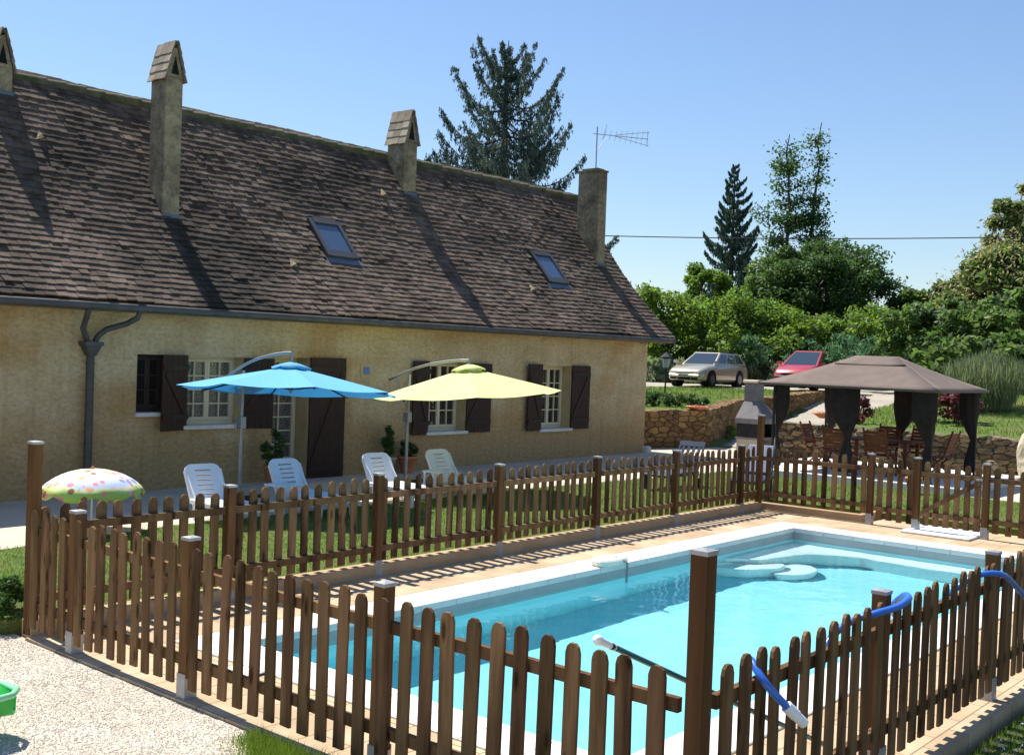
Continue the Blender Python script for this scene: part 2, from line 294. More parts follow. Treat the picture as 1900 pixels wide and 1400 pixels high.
def deckm():
    m = bpy.data.materials.new('sandstone_slabs'); m.use_nodes = True; n = m.node_tree.nodes; L = m.node_tree.links; p = n['Principled BSDF']; p.inputs['Roughness'].default_value = .9
    tc = n.new('ShaderNodeTexCoord'); b = n.new('ShaderNodeTexBrick'); b.inputs['Scale'].default_value = 1; b.inputs['Brick Width'].default_value = .5; b.inputs['Row Height'].default_value = .33
    b.inputs['Mortar Size'].default_value = .006; b.inputs['Color1'].default_value = (.58,.44,.28,1); b.inputs['Color2'].default_value = (.5,.37,.23,1); b.inputs['Mortar'].default_value = (.24,.17,.1,1)
    L.new(tc.outputs['Object'], b.inputs['Vector'])
    nz = n.new('ShaderNodeTexNoise'); nz.inputs['Scale'].default_value = 2.2; nz.inputs['Detail'].default_value = 8; L.new(tc.outputs['Object'], nz.inputs['Vector'])
    r2 = n.new('ShaderNodeValToRGB'); r2.color_ramp.elements[0].position = .3; r2.color_ramp.elements[0].color = (.72,.68,.62,1); r2.color_ramp.elements[1].position = .65; L.new(nz.outputs[0], r2.inputs[0])
    mu = n.new('ShaderNodeMixRGB'); mu.blend_type = 'MULTIPLY'; mu.inputs[0].default_value = 1; L.new(b.outputs['Color'], mu.inputs[1]); L.new(r2.outputs[0], mu.inputs[2]); L.new(mu.outputs[0], p.inputs['Base Color'])
    bp = n.new('ShaderNodeBump'); bp.inputs['Distance'].default_value = .004; L.new(nz.outputs[0], bp.inputs['Height']); L.new(bp.outputs[0], p.inputs['Normal'])
    return m
deck_m = deckm()
def waterm():
    m = bpy.data.materials.new('pool_water'); m.use_nodes = True; n = m.node_tree.nodes; L = m.node_tree.links; n.remove(n['Principled BSDF']); out = n['Material Output']
    rf = n.new('ShaderNodeBsdfRefraction'); rf.inputs['IOR'].default_value = 1.33; rf.inputs['Roughness'].default_value = 0; rf.inputs['Color'].default_value = (.9,.99,1,1)
    gl = n.new('ShaderNodeBsdfGlossy'); gl.inputs['Roughness'].default_value = .02
    fr = n.new('ShaderNodeFresnel'); fr.inputs['IOR'].default_value = 1.33
    tc = n.new('ShaderNodeTexCoord'); nz = n.new('ShaderNodeTexNoise'); nz.inputs['Scale'].default_value = 2.2; nz.inputs['Detail'].default_value = 2; L.new(tc.outputs['Object'], nz.inputs['Vector'])
    b = n.new('ShaderNodeBump'); b.inputs['Distance'].default_value = .016; b.inputs['Strength'].default_value = .8; L.new(nz.outputs[0], b.inputs['Height'])
    for q in (rf, gl, fr): L.new(b.outputs[0], q.inputs['Normal'])
    ms = n.new('ShaderNodeMixShader'); L.new(fr.outputs[0], ms.inputs[0]); L.new(rf.outputs[0], ms.inputs[1]); L.new(gl.outputs[0], ms.inputs[2]); L.new(ms.outputs[0], out.inputs[0])
    return m
water_m = waterm()

# ================================================================== TERRAIN
def T(x, y):
    D = .7613*x+.648*y; u = .6483*x-.7605*y
    z = np.interp(D, [24,31,36,42,51,54,60,75,110,200,600], [.95,1.08,1.2,1.42,1.52,2.0,2.8,4.2,6,7,4])
    s = u/np.maximum(D, 1)          # lateral slope, right bank higher
    z = z+np.clip((s-.34)/.12, 0, 1)*np.clip((D-28)/14, 0, 1)*1.9
    return z
W1 = [(24.6,18.4),(25.6,17.35),(27.8,16.45),(33.1,18.4),(36.7,18.6),(41.9,19.5)]
W2 = [(26.6,13.55),(26.6,11.2),(26.75,9.2),(26.9,7.2),(27.3,3.0),(27.6,-6.0)]
RAMP = [(24.5,14.6,.1),(28.3,14.75,.1),(31.3,15.9,.2),(34.5,16.75,.42),(37.2,16.9,.7),(41.5,17.7,1.1),(46,18.6,1.5)]
def seg_d(X, Y, a, b):
    ax, ay = a[:2]; bx, by = b[:2]; t = np.clip(((X-ax)*(bx-ax)+(Y-ay)*(by-ay))/((bx-ax)**2+(by-ay)**2), 0, 1)
    return np.hypot(X-ax-t*(bx-ax), Y-ay-t*(by-ay)), t
def inpoly(X, Y, P):
    c = np.zeros(X.shape, bool); n = len(P)
    for i in range(n):
        x1, y1 = P[i]; x2, y2 = P[(i+1)%n]
        if y1 == y2: continue
        c ^= ((y1 > Y) != (y2 > Y)) & (X < (x2-x1)*(Y-y1)/(y2-y1)+x1)
    return c
LOW = [(-400,-400)]+[(27.6,-400)]+W2[::-1]+[(26.6,13.7),(28.2,13.7)]+[(28.2,15.6),(27.8,16.45),(25.6,17.35),(24.6,18.4),(24.6,30),(-400,400)]
def height(X, Y):
    z = T(X, Y)
    dm = np.full(X.shape, 1e9); zr = np.zeros(X.shape)
    for a, b in zip(RAMP, RAMP[1:]):
        d, t = seg_d(X, Y, a, b); zz = a[2]+t*(b[2]-a[2]); k = d < dm; dm = np.where(k, d, dm); zr = np.where(k, zz, zr)
    # left of the ramp the wall holds the lawn up; right of it a short grass verge
    k = np.clip((dm-1.35)/1.0, 0, 1); k = k*k*(3-2*k)
    z = np.where(dm < 2.4, zr*(1-k)+z*k, z)
    return np.where(inpoly(X, Y, LOW), -.3, z)
def terrain_patch(name, x0, x1, y0, y1, st, m, dz=0, mask=None):
    xs = np.arange(x0, x1+st*.5, st); ys = np.arange(y0, y1+st*.5, st); X, Y = np.meshgrid(xs, ys); Z = height(X, Y)+dz
    nx, ny = len(xs), len(ys); V = np.stack([X.ravel(), Y.ravel(), Z.ravel()], 1)
    i = (np.arange(ny-1)[:,None]*nx+np.arange(nx-1)[None]).ravel(); F = np.stack([i,i+1,i+nx+1,i+nx],1)
    if mask is not None:
        cx = V[F].mean(1); F = F[mask(cx[:,0], cx[:,1])]
    else:
        zf = V[F][:,:,2].max(1); F = F[zf > -.2]
    return tag(npmesh(name, V, F, m, smooth=True), kind='structure')
terrain_patch('upper_lawn', 24.4, 60, -12, 40, .2, grass)
terrain_patch('hillside', 59, 299, -120, 260, 4, grass, dz=-.06)
terrain_patch('hillside_flank', 24.4, 60.4, 39, 190, 4, grass, dz=-.06)
terrain_patch('hillside_slope', 27.8, 60.4, -120, -11.5, 2, grass, dz=-.06)
mb = MB()      # one sheet to the horizon with the pool's pit left open
hx0, hx1, hy0, hy1 = 5.2, 16.5, 3.4, 8.3
for q4 in ((-600,1400,-600,hy0),(-600,1400,hy1,1400),(-600,hx0,hy0,hy1),(hx1,1400,hy0,hy1)):
    mb.quad((q4[0],q4[2],-.16),(q4[1],q4[2],-.16),(q4[1],q4[3],-.16),(q4[0],q4[3],-.16))
top('ground', mb, soil, kind='structure')
def fr_mask(X, Y):     # driveway: band along the bank
    D = .7613*X+.648*Y; u = .6483*X-.7605*Y
    a = (D > 41.2+.5*np.sin(u*.7)) & (D < 50.3+.4*np.sin(u*.9)) & (u > -20) & (u < 18.5)
    dm = np.full(X.shape, 1e9)
    for p, q in zip(RAMP, RAMP[1:]): dm = np.minimum(dm, seg_d(X, Y, p, q)[0])
    return (a | ((dm < 1.2) & (X > 28.3)))
# upper lawn strip must stay green between wall and drive on the left; the drive narrows there
def drive_mask(X, Y):
    D = .7613*X+.648*Y; u = .6483*X-.7605*Y
    yw = np.interp(X, [24.6,25.6,27.8,33.1,36.7,41.9,46], [18.4,17.35,16.45,18.4,18.6,19.5,20.2]); dl = np.interp(u, [-20,0,1.5,7,13], [41,41,43.6,45.6,46.4])
    return fr_mask(X, Y) & ~((D < dl) & (Y > yw) & (u < 15))
terrain_patch('driveway', 28, 59.8, 4, 40, .2, grav2, dz=.012, mask=drive_mask)
# flat sheets near the house
mb = MB(); mb.prism([(-12,9.75),(4.3,9.75),(4.45,9.36),(22.2,9.36),(22.2,12.4),(16,12.85),(8.4,12.95),(6,12.6),(3,12.2),(-12,12.0)], -.16, .10)
mb.prism([(18.3,9.357),(18.3,-6),(22.2,-6),(22.2,9.357)], .0, .10)
top('lawn', mb, grass, kind='structure')
mb = MB(); mb.prism([(-12,12.0),(3,12.2),(6,12.6),(8.4,12.95),(16,12.85),(22.2,12.4),(22.2,-6),(28.6,-6),(28.6,17.8),(-12,17.8)], .0, .094)
top('gravel_terrace', mb, grav, kind='structure')
mb = MB(); mb.prism([(-8,-4),(3.4,-4),(3.9,4.6),(4.2,5.6),(4.48,6.0),(4.48,9.1),(4.52,9.12),(4.52,9.8),(1,9.9),(-8,9.9)], -.3, -.02)
top('gravel_court', mb, grav, kind='structure')
mb = MB(); mb.prism([(3.42,-4),(30,-4),(30,2.44),(4.46,2.44),(4.46,5.97),(4.2,5.58),(3.92,4.6)], -.3, -.09); top('rough_grass', mb, soil, kind='structure')

# ================================================================== POOL
PX0, PX1, PY0, PY1, CW = 5.735, 15.981, 3.897, 7.756, .42
mb = MB()
dx0, dx1, dy0, dy1 = 4.49, 18.3, 2.5, 9.11
mb.quad((dx0,dy0,0),(dx1,dy0,0),(dx1,PY0-CW+.01,0),(dx0,PY0-CW+.01,0)); mb.quad((dx0,PY1+CW-.01,0),(dx1,PY1+CW-.01,0),(dx1,dy1,0),(dx0,dy1,0))
mb.quad((dx0,PY0-CW+.01,0),(PX0-CW+.01,PY0-CW+.01,0),(PX0-CW+.01,PY1+CW-.01,0),(dx0,PY1+CW-.01,0))
mb.quad((PX1+CW-.01,PY0-CW+.01,0),(dx1,PY0-CW+.01,0),(dx1,PY1+CW-.01,0),(PX1+CW-.01,PY1+CW-.01,0))
for a, b in (((dx0,dy0),(dx1,dy0)),((dx1,dy0),(dx1,dy1)),((dx1,dy1),(dx0,dy1)),((dx0,dy1),(dx0,dy0))):
    mb.quad((*a,-.3),(*b,-.3),(*b,0),(*a,0))
top('pool_deck', mb, deck_m, kind='structure')
# raised kerbs behind the back fence and at the gate corner
k = MB(); k.box(4.53,17.55,9.115,9.27,-.2,.135); o = top('kerb', k, tanrim, kind='structure'); bevel(o, .012)
k = MB(); k.box(17.56,17.66,7.32,9.27,-.2,.13); k.box(17.665,18.45,7.32,7.42,-.2,.128); o = top('corner_kerb', k, tanrim, kind='structure'); bevel(o, .01)
pool = thing('swimming_pool', ((PX0+PX1)/2,(PY0+PY1)/2,0), 'rectangular turquoise swimming pool with white coping inside the picket fence', 'swimming pool')
mb = MB()
def slabs(x0, x1, y0, y1, along):
    L_ = (x1-x0) if along == 'x' else (y1-y0); n = round(L_/.5); st = L_/n
    for i in range(n):
        g = .0035
        if along == 'x': mb.box(x0+i*st+g, x0+(i+1)*st-g, y0, y1, -.05, .018)
        else: mb.box(x0, x1, y0+i*st+g, y0+(i+1)*st-g, -.05, .018)
slabs(PX0-CW, PX1+CW, PY1-.02, PY1+CW, 'x'); slabs(PX0-CW, PX1+CW, PY0-CW, PY0+.02, 'x')
slabs(PX0-CW, PX0+.02, PY0+.024, PY1-.024, 'y'); slabs(PX1-.02, PX1+CW, PY0+.024, PY1-.024, 'y')
part('coping', mb, coping_m, pool, bev=.006)
mb = MB(); zf = -1.32
mb.quad((PX0,PY0,zf),(PX1,PY0,zf),(PX1,PY1,zf),(PX0,PY1,zf))
cs = [(PX0,PY0),(PX1,PY0),(PX1,PY1),(PX0,PY1)]
for i in range(4):
    a, b = cs[i], cs[(i+1)%4]; mb.quad((*b,zf),(*a,zf),(*a,-.048),(*b,-.048))
basin = part('basin', mb, liner, pool)
mb = MB(); g_ = .003
for i in range(4):
    a, b = [(PX0+g_,PY0+g_),(PX1-g_,PY0+g_),(PX1-g_,PY1-g_),(PX0+g_,PY1-g_)][i], [(PX0+g_,PY0+g_),(PX1-g_,PY0+g_),(PX1-g_,PY1-g_),(PX0+g_,PY1-g_)][(i+1)%4]; mb.quad((*b,-.3),(*a,-.3),(*a,-.05),(*b,-.05))
band = part('waterline_band', mb, liner_g, pool)
def steps(name, poly, z):
    q = MB(); q.prism(poly, zf+.003, z); o = part(name, q, liner2, pool); bevel(o, .02, 2); return o
def smooth(P, n=3):
    for _ in range(n):
        Q = []
        for i in range(len(P)):
            a, b = P[i], P[(i+1)%len(P)]; Q += [(a[0]*.75+b[0]*.25, a[1]*.75+b[1]*.25),(a[0]*.25+b[0]*.75, a[1]*.25+b[1]*.75)]
        P = Q
    return P
e = .004
bench = steps('bench', [(13.85,PY1-e),(PX1-e,PY1-e),(PX1-e,PY0+e),(15.6,PY0+e),(15.5,4.8),(15.45,5.6),(15.5,6.2),(15.55,6.5),(15.38,6.8),(15.2,7.08),(14.95,7.2),(14.6,7.24),(14.2,7.34)], -.55)
st1 = steps('step', smooth([(13.35,PY1-e),(13.5,7.3),(13.75,7.12),(14.02,6.97),(14.28,7.0),(14.42,7.13),(14.2,7.24),(13.95,7.35),(13.9,PY1-e)],2), -.76)
st2 = steps('step', smooth([(13.75,6.95),(14.0,6.68),(14.3,6.6),(14.6,6.68),(14.82,6.92),(14.6,7.15),(14.1,7.1)],2), -.97)
mb = MB(); mb.add([(PX0+.001,PY0+.001,-.14),(PX1-.001,PY0+.001,-.14),(PX1-.001,PY1-.001,-.14),(PX0+.001,PY1-.001,-.14)],[(0,1,2,3)], 0, True)
wat = top('water', mb, water_m, kind='structure')
try:
    wat.cycles.is_caustics_caster = True
    for q in (basin, band, bench, st1, st2): q.cycles.is_caustics_receiver = True
except Exception as ex: print(ex)
# skimmer lid and white hatch
t = thing('skimmer_lid', (5.12,7.05,0), 'square white skimmer lid let into the deck behind the left picket fence', 'lid')
mb = MB(); mb.box(4.98,5.3,6.9,7.22,.004,.012); part('frame', mb, darkv, t); mb = MB(); mb.box(4.99,5.29,6.91,7.21,.005,.022); part('cover', mb, coping_m, t, bev=.004)
t = thing('equipment_hatch', (17.5,5.95,0), 'white hatch frame with a sunken tray in the deck by the gate', 'hatch')
mb = MB(); x0,x1,y0,y1 = 17.05,17.95,5.45,6.5
for a in ((x0,x1,y0,y0+.1),(x0,x1,y1-.1,y1),(x0,x0+.1,y0+.102,y1-.102),(x1-.1,x1,y0+.102,y1-.102)): mb.box(*a,.004,.04)
part('frame', mb, white_pl, t, bev=.01); mb = MB(); mb.box(x0+.11,x1-.11,y0+.11,y1-.11,.004,.02); part('tray', mb, white_pl, t)
t = thing('pool_alarm', (11.05,7.83,.02), 'cream floating-style pool alarm resting on the far coping with a probe in the water', 'pool alarm')
mb = MB(); mb.prism(smooth([(10.83,7.68),(11.42,7.64),(11.42,7.95),(10.9,8.0)],2), .02, .1); part('housing', mb, cream_pl, t, bev=.02)
mb = MB(); mb.lathe([(.001,.112),(.07,.112),(.075,.1)], 16, (11.2,7.82)); part('dial', mb, white_pl, t)
mb = MB(); mb.tube([(11.22,7.66,.08),(11.22,7.6,.05),(11.22,7.6,-.35)], .016, 8); part('probe', mb, alu, t)

# ================================================================== PICKET FENCES
PITCH = .172
def picket_mesh(w_, h, z0, cut):
    q = MB(); a = w_/2
    q.prism([(-a,z0),(a,z0),(a,h-cut),(a*.78,h-cut*.35),(a*.35,h),(-a*.35,h),(-a*.78,h-cut*.35),(-a,h-cut)], 0, .02, ax='y')
    me = mesh(q, 'picket'); me.materials.append(wood); return me
pk = {z: [picket_mesh(.088+.004*i, 1.095-.01*i, z, .05) for i in range(3)] for z in (.09,.165)}
q = MB(); q.box(-.045,.045,-.045,.045,.1,1.13); post_me = mesh(q,'post'); post_me.materials.append(wood_post)
q = MB(); q.box(-.045,.045,-.045,.045,.012,1.63); tpost_me = mesh(q,'tall_post'); tpost_me.materials.append(wood_post)
q = MB(); q.box(-.05,.05,-.05,.05,0,.022); q.add([(-.045,-.045,.022),(.045,-.045,.022),(.045,.045,.022),(-.045,.045,.022),(0,0,.03)],[(0,1,4),(1,2,4),(2,3,4),(3,0,4)]); cap_me = mesh(q,'post_cap'); cap_me.materials.append(zinc)
q = MB(); q.box(-.05,.05,-.052,-.047,0,.18); q.box(-.05,.05,.047,.052,0,.18); q.box(-.052,-.047,-.047,.047,0,.15); q.box(.047,.052,-.047,.047,0,.15); q.box(-.06,.06,-.06,.06,-.001,.004)
q.tube([(0,-.056,.12),(0,-.05,.12)],.008,6); brk_me = mesh(q,'post_bracket'); brk_me.materials.append(zinc)
def put(name, me, parent, loc, rz=0, sc=None):
    o = bpy.data.objects.new(name, me); C.objects.link(o); o.parent = parent; o.location = loc; o.rotation_euler = (0,0,rz)
    if sc: o.scale = sc
    return o
def add_post(root, x, tall=False, y=0, base=0.):
    p_ = put('tall_post' if tall else 'post', tpost_me if tall else post_me, root, (x,y,base), rnd.uniform(-.02,.02))
    put('post_cap', cap_me, p_, (0,0,1.63 if tall else 1.13))
    if not tall: put('post_bracket', brk_me, p_, (0,0,0))
    return p_
def add_panel(root, x0, x1, z0=.09, first=None, lo=.27, hi=.9, extra=0):
    q = MB(); q.box(x0-extra, x1, -.005, .035, hi-.035, hi+.035); up_ = part('rail', q, wood, root, world=False)
    q = MB(); q.box(x0, x1, -.005, .035, lo-.035, lo+.035); dn = part('rail', q, wood, root, world=False)
    L_ = x1-x0; n = max(1, round(L_/PITCH)); st = L_/n; xs = [x0+st*(i+.5) for i in range(n)] if first is None else [first+i*PITCH for i in range(int((x1-first)/PITCH)+1)]
    for x in xs:
        o = put('picket', rnd.choice(pk[z0]), root, (x+rnd.uniform(-.006,.006), .037, rnd.uniform(-.013,.013)))
        o.rotation_euler = (rnd.uniform(-.01,.01), rnd.uniform(-.014,.014), rnd.uniform(-.05,.05))
FB = thing('picket_fence', (4.562,9.166,0), 'long brown picket fence between the pool deck and the lawn with the white loungers', 'fence')
xs = [6.544,8.531,10.596,12.692,14.769,16.832]; L0 = [0]+[x-4.562 for x in xs]+[17.488-4.562]
for i, x in enumerate(L0): add_post(FB, x, i in (0,), 0)
add_post(FB, L0[-1], True)
bpy.data.objects.remove([c for c in FB.children if c.name.startswith('post') and abs(c.location.x-L0[-1]) < .01][0].children[0]) if False else None
for c in [c for c in FB.children if c.name.startswith('post') and abs(c.location.x-L0[-1]) < .01]:
    for g in list(c.children): bpy.data.objects.remove(g)
    bpy.data.objects.remove(c)
for a, b in zip(L0, L0[1:]): add_panel(FB, a+.05, b-.05, .165, lo=.3)
FL = thing('picket_fence', (4.562,2.659,0), 'brown picket fence between the white gravel court and the pool, seen slanting across the foreground', 'fence', PI/2)
L0 = [0, 4.82-2.659, 6.837-2.659, 8.43-2.659]
for i, x in enumerate(L0): add_post(FL, x, i == 0)
for i, (a, b) in enumerate(zip(L0+[9.166-2.659], (L0+[9.166-2.659])[1:])): add_panel(FL, a+(.05 if i else .09), b-.05, .09, first=.2 if i == 0 else None)
FR = thing('picket_fence', (17.488,2.679,0), 'brown picket fence in the right foreground with the blue hose slung over it', 'fence', PI)
xr = [8.972,6.781]; L0 = [0,17.488-15.3,17.488-13.2,17.488-11.1,17.488-8.972,17.488-6.781,17.488-4.66]
for i, x in enumerate(L0[:-1]): add_post(FR, x, i == 0)
for a, b in zip(L0, L0[1:]): add_panel(FR, a+.05, b-.05, .09)
FE = thing('picket_fence', (17.488,9.166,0), 'brown picket fence across the far end of the pool beside the garden gate', 'fence', -PI/2)
L0 = [9.166-y for y in (9.166,7.17,6.418,5.367,3.98,2.679)]
for i in (1,2,3,4): add_post(FE, L0[i])
for i, (a, b) in enumerate(zip(L0, L0[1:])):
    if i != 2: add_panel(FE, a+.05, b-.05, .165 if i == 0 else .09, lo=.3 if i == 0 else .27)
GT = thing('garden_gate', (17.488,6.418,0), 'wooden picket gate with a diagonal brace in the far end fence', 'gate', -PI/2)
L_ = 6.418-5.367
for z in (.27,.9):
    q = MB(); q.box(.06,L_-.06,-.01,.03,z-.035,z+.035); part('rail', q, wood, GT, world=False)
q = MB(); q.bar((.1,-.012,.3),(L_-.08,-.012,.86),.02,.07,(0,0,1)); part('brace', q, wood, GT, world=False)
n = 6
for i in range(n): put('picket', pk[.09][i%3], GT, (.06+(L_-.12)*(i+.5)/n,.033,0))
q = MB(); q.box(L_-.14,L_-.03,-.035,-.012,.88,.91); q.tube([(L_-.1,-.03,.895),(L_-.1,-.07,.895)],.012,8); part('latch', q, zinc, GT, world=False)

# ================================================================== HOUSE
HY = 16.266; HX0, HX1 = -3., 24.57; BACK = 22.1
prof = [(15.85,3.13),(16.45,3.66),(17.0,4.20),(17.6,4.87),(18.3,5.78),(19.2,7.0)]
def zroof(y): return float(np.interp(y, [p[0] for p in prof], [p[1] for p in prof]))
H = thing('farmhouse', (HX1,HY,0), 'long low farmhouse with ochre rendered walls and a steep brown tiled roof', 'house')
ops = [(9.744,10.34,1.37,2.325,.2),(10.66,11.79,1.14,2.315,.24),(12.47,13.28,.06,2.335,.36),(16.43,17.59,.86,2.33,.26),(20.17,21.3,.82,2.31,.26)]
mb = MB()
xsx = sorted({HX0,HX1,*[a for o in ops for a in o[:2]]}); zsz = sorted({0.,3.4,*[a for o in ops for a in o[2:4]]})
for xa, xb in zip(xsx, xsx[1:]):
    for za, zb in zip(zsz, zsz[1:]):
        cx, cz = (xa+xb)/2, (za+zb)/2
        if any(o[0] < cx < o[1] and o[2] < cz < o[3] for o in ops): continue
        mb.quad((xa,HY,za),(xb,HY,za),(xb,HY,zb),(xa,HY,zb))
gp = [(HY,0),(BACK,0),(BACK,3.3),(21.4,4.2),(20.1,5.7),(19.2,6.9)]+[(y,z-.1) for y, z in prof[::-1] if HY < y < 19.2]+[(HY,3.4)]
mb.add([(HX1,y,z) for y, z in gp],[tuple(range(len(gp)))]); mb.add([(HX0,y,z) for y, z in gp],[tuple(range(len(gp)))[::-1]])
mb.quad((HX0,BACK,0),(HX0,BACK,3.3),(HX1,BACK,3.3),(HX1,BACK,0))
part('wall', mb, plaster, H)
# roof deck
rf = MB(); RX0, RX1 = -3.3, 25.16
P2 = prof+[(20.1,5.78),(20.8,4.87),(21.6,4.0),(22.5,3.2)]
vs = [(x,y,z-.03) for x in (RX0,RX1) for y, z in P2]+[(x,y,z-.14) for x in (RX0,RX1) for y, z in P2]; n = len(P2)
fs = [(i,n+i,n+i+1,i+1) for i in range(n-1)]+[(2*n+i,2*n+i+1,3*n+i+1,3*n+i) for i in range(n-1)]
fs += [(n+i,3*n+i,3*n+i+1,n+i+1) for i in range(n-1)]+[(i,i+1,2*n+i+1,2*n+i) for i in range(n-1)]+[(0,2*n,3*n,n)]
rf.add(vs, [f[::-1] for f in fs])
ROOF = part('roof', rf, mat('roof_boards',(.05,.035,.025),(.08,.055,.04),4,.9), H)
# tiles on the front slope, each one its own slab
V = []; F = []; seg = [math.dist(a, b) for a, b in zip(prof, prof[1:])]; tot = sum(seg); cum = np.concatenate([[0], np.cumsum(seg)])
def at(s_):
    y = np.interp(s_, cum, [p[0] for p in prof]); z = np.interp(s_, cum, [p[1] for p in prof]); i = min(max(np.searchsorted(cum, s_)-1,0), len(seg)-1)
    dy, dz = prof[i+1][0]-prof[i][0], prof[i+1][1]-prof[i][1]; l = math.hypot(dy, dz); return y, z, dy/l, dz/l
EXP = .142; TW = .162; row = 0; s_ = -.03
def tilebox(x0, x1, y, z, ty, tz, ln, th, lift, skew):
    ny, nz = -tz, ty
    b = len(V)
    for xx, lf in ((x0,0),(x1,skew)):
        for a, h in ((0,lift),(ln,0)):
            for t_ in (0, th):
                V.append((xx, y+ty*(a+lf)+ny*(h+t_), z+tz*(a+lf)+nz*(h+t_)))
    F.extend([(b+0,b+1,b+3,b+2),(b+4,b+6,b+7,b+5),(b+1,b+5,b+7,b+3),(b+0,b+4,b+5,b+1),(b+0,b+2,b+6,b+4)])
while s_ < tot-.05:
    y, z, ty, tz = at(max(s_,0)); 
    if s_ < 0: y += ty*s_; z += tz*s_
    x = RX0+(.5*TW if row % 2 else 0)-rnd.random()*.03
    if RX0 < 3: x = 5.0+(x-RX0)
    wob = rnd.uniform(-.006,.006)
    while x < RX1:
        w_ = TW+rnd.uniform(-.015,.015); j = rnd.uniform(-.008,.008)+wob; lift = .03+rnd.uniform(0,.014)
        if rnd.random() < .03: lift += .02; j -= .03
        dzs = .012*math.sin(x*.9+1)+.01*math.sin(x*2.3+s_)
        if any(a_-.1 < x+w_/2 < b_+.1 and 17.0 < y+ty*.1 < 17.76 for a_, b_ in ((14.3,15.02),(21.29,22.01))): x += w_; continue
        tilebox(x+.002, min(x+w_-.002, RX1), y+ty*j-tz*dzs, z+tz*j+ty*dzs, ty, tz, .25, .026+rnd.uniform(0,.008), lift, rnd.uniform(-.01,.01))
        x += w_
    s_ += EXP; row += 1
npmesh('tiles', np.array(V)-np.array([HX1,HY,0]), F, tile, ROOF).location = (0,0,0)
# ridge tiles
q = MB(); x = RX0+8
while x < 25.2:
    r1 = .1+rnd.uniform(-.008,.008); zz = 7.0+rnd.uniform(-.012,.012)
    q.tube([(x,19.2,zz),(x+.4,19.2,zz+.012)], [r1,r1+.016], 10); x += .37
part('ridge', q, ridgem, ROOF)
q = MB(); q.tube([(x,HY-.5,3.05) for x in np.linspace(RX0,RX1-.1,30)], .062, 10)
part('gutter', q, gut, H)
q = MB(); q.box(RX0,RX1-.02,HY-.40,HY-.37,3.0,3.13); q.box(RX0,RX1-.02,HY-.368,HY-.002,2.985,3.02); part('eaves_board', q, mat('eaves',(.2,.15,.09),(.3,.22,.14),5,.9), H)
# gable barge of tile edges
q = MB()
for (ya,za),(yb,zb) in zip(prof, prof[1:]): q.bar((RX1+.02,ya,za-.06),(RX1+.02,yb,zb-.06),.03,.11,(0,-.7,.7))
part('verge', q, ridgem, H)
# downpipe
q = MB()
q.tube([(8.64,HY-.46,3.02),(8.63,HY-.4,2.85),(8.68,HY-.22,2.7),(8.77,HY-.14,2.58),(8.8,HY-.13,2.5)], .045, 10)
q.tube([(9.5,HY-.46,3.02),(9.48,HY-.42,2.9),(9.36,HY-.3,2.8),(9.1,HY-.16,2.7),(8.98,HY-.14,2.6),(8.93,HY-.13,2.5)], .045, 10)
q.box(8.72,9.02,HY-.25,HY-.02,2.44,2.5); q.add([(8.74,HY-.23,2.44),(9.0,HY-.23,2.44),(9.0,HY-.03,2.44),(8.74,HY-.03,2.44),(8.81,HY-.18,2.28),(8.93,HY-.18,2.28),(8.93,HY-.06,2.28),(8.81,HY-.06,2.28)],[(0,1,5,4),(1,2,6,5),(2,3,7,6),(3,0,4,7)])
q.tube([(8.87,HY-.12,2.3),(8.87,HY-.12,.1)], .062, 12)
for z in (2.15,1.2,.5): q.tube([(8.87,HY-.12,z),(8.87,HY-.12,z+.03)], .072, 12)
part('downpipe', q, gut, H)
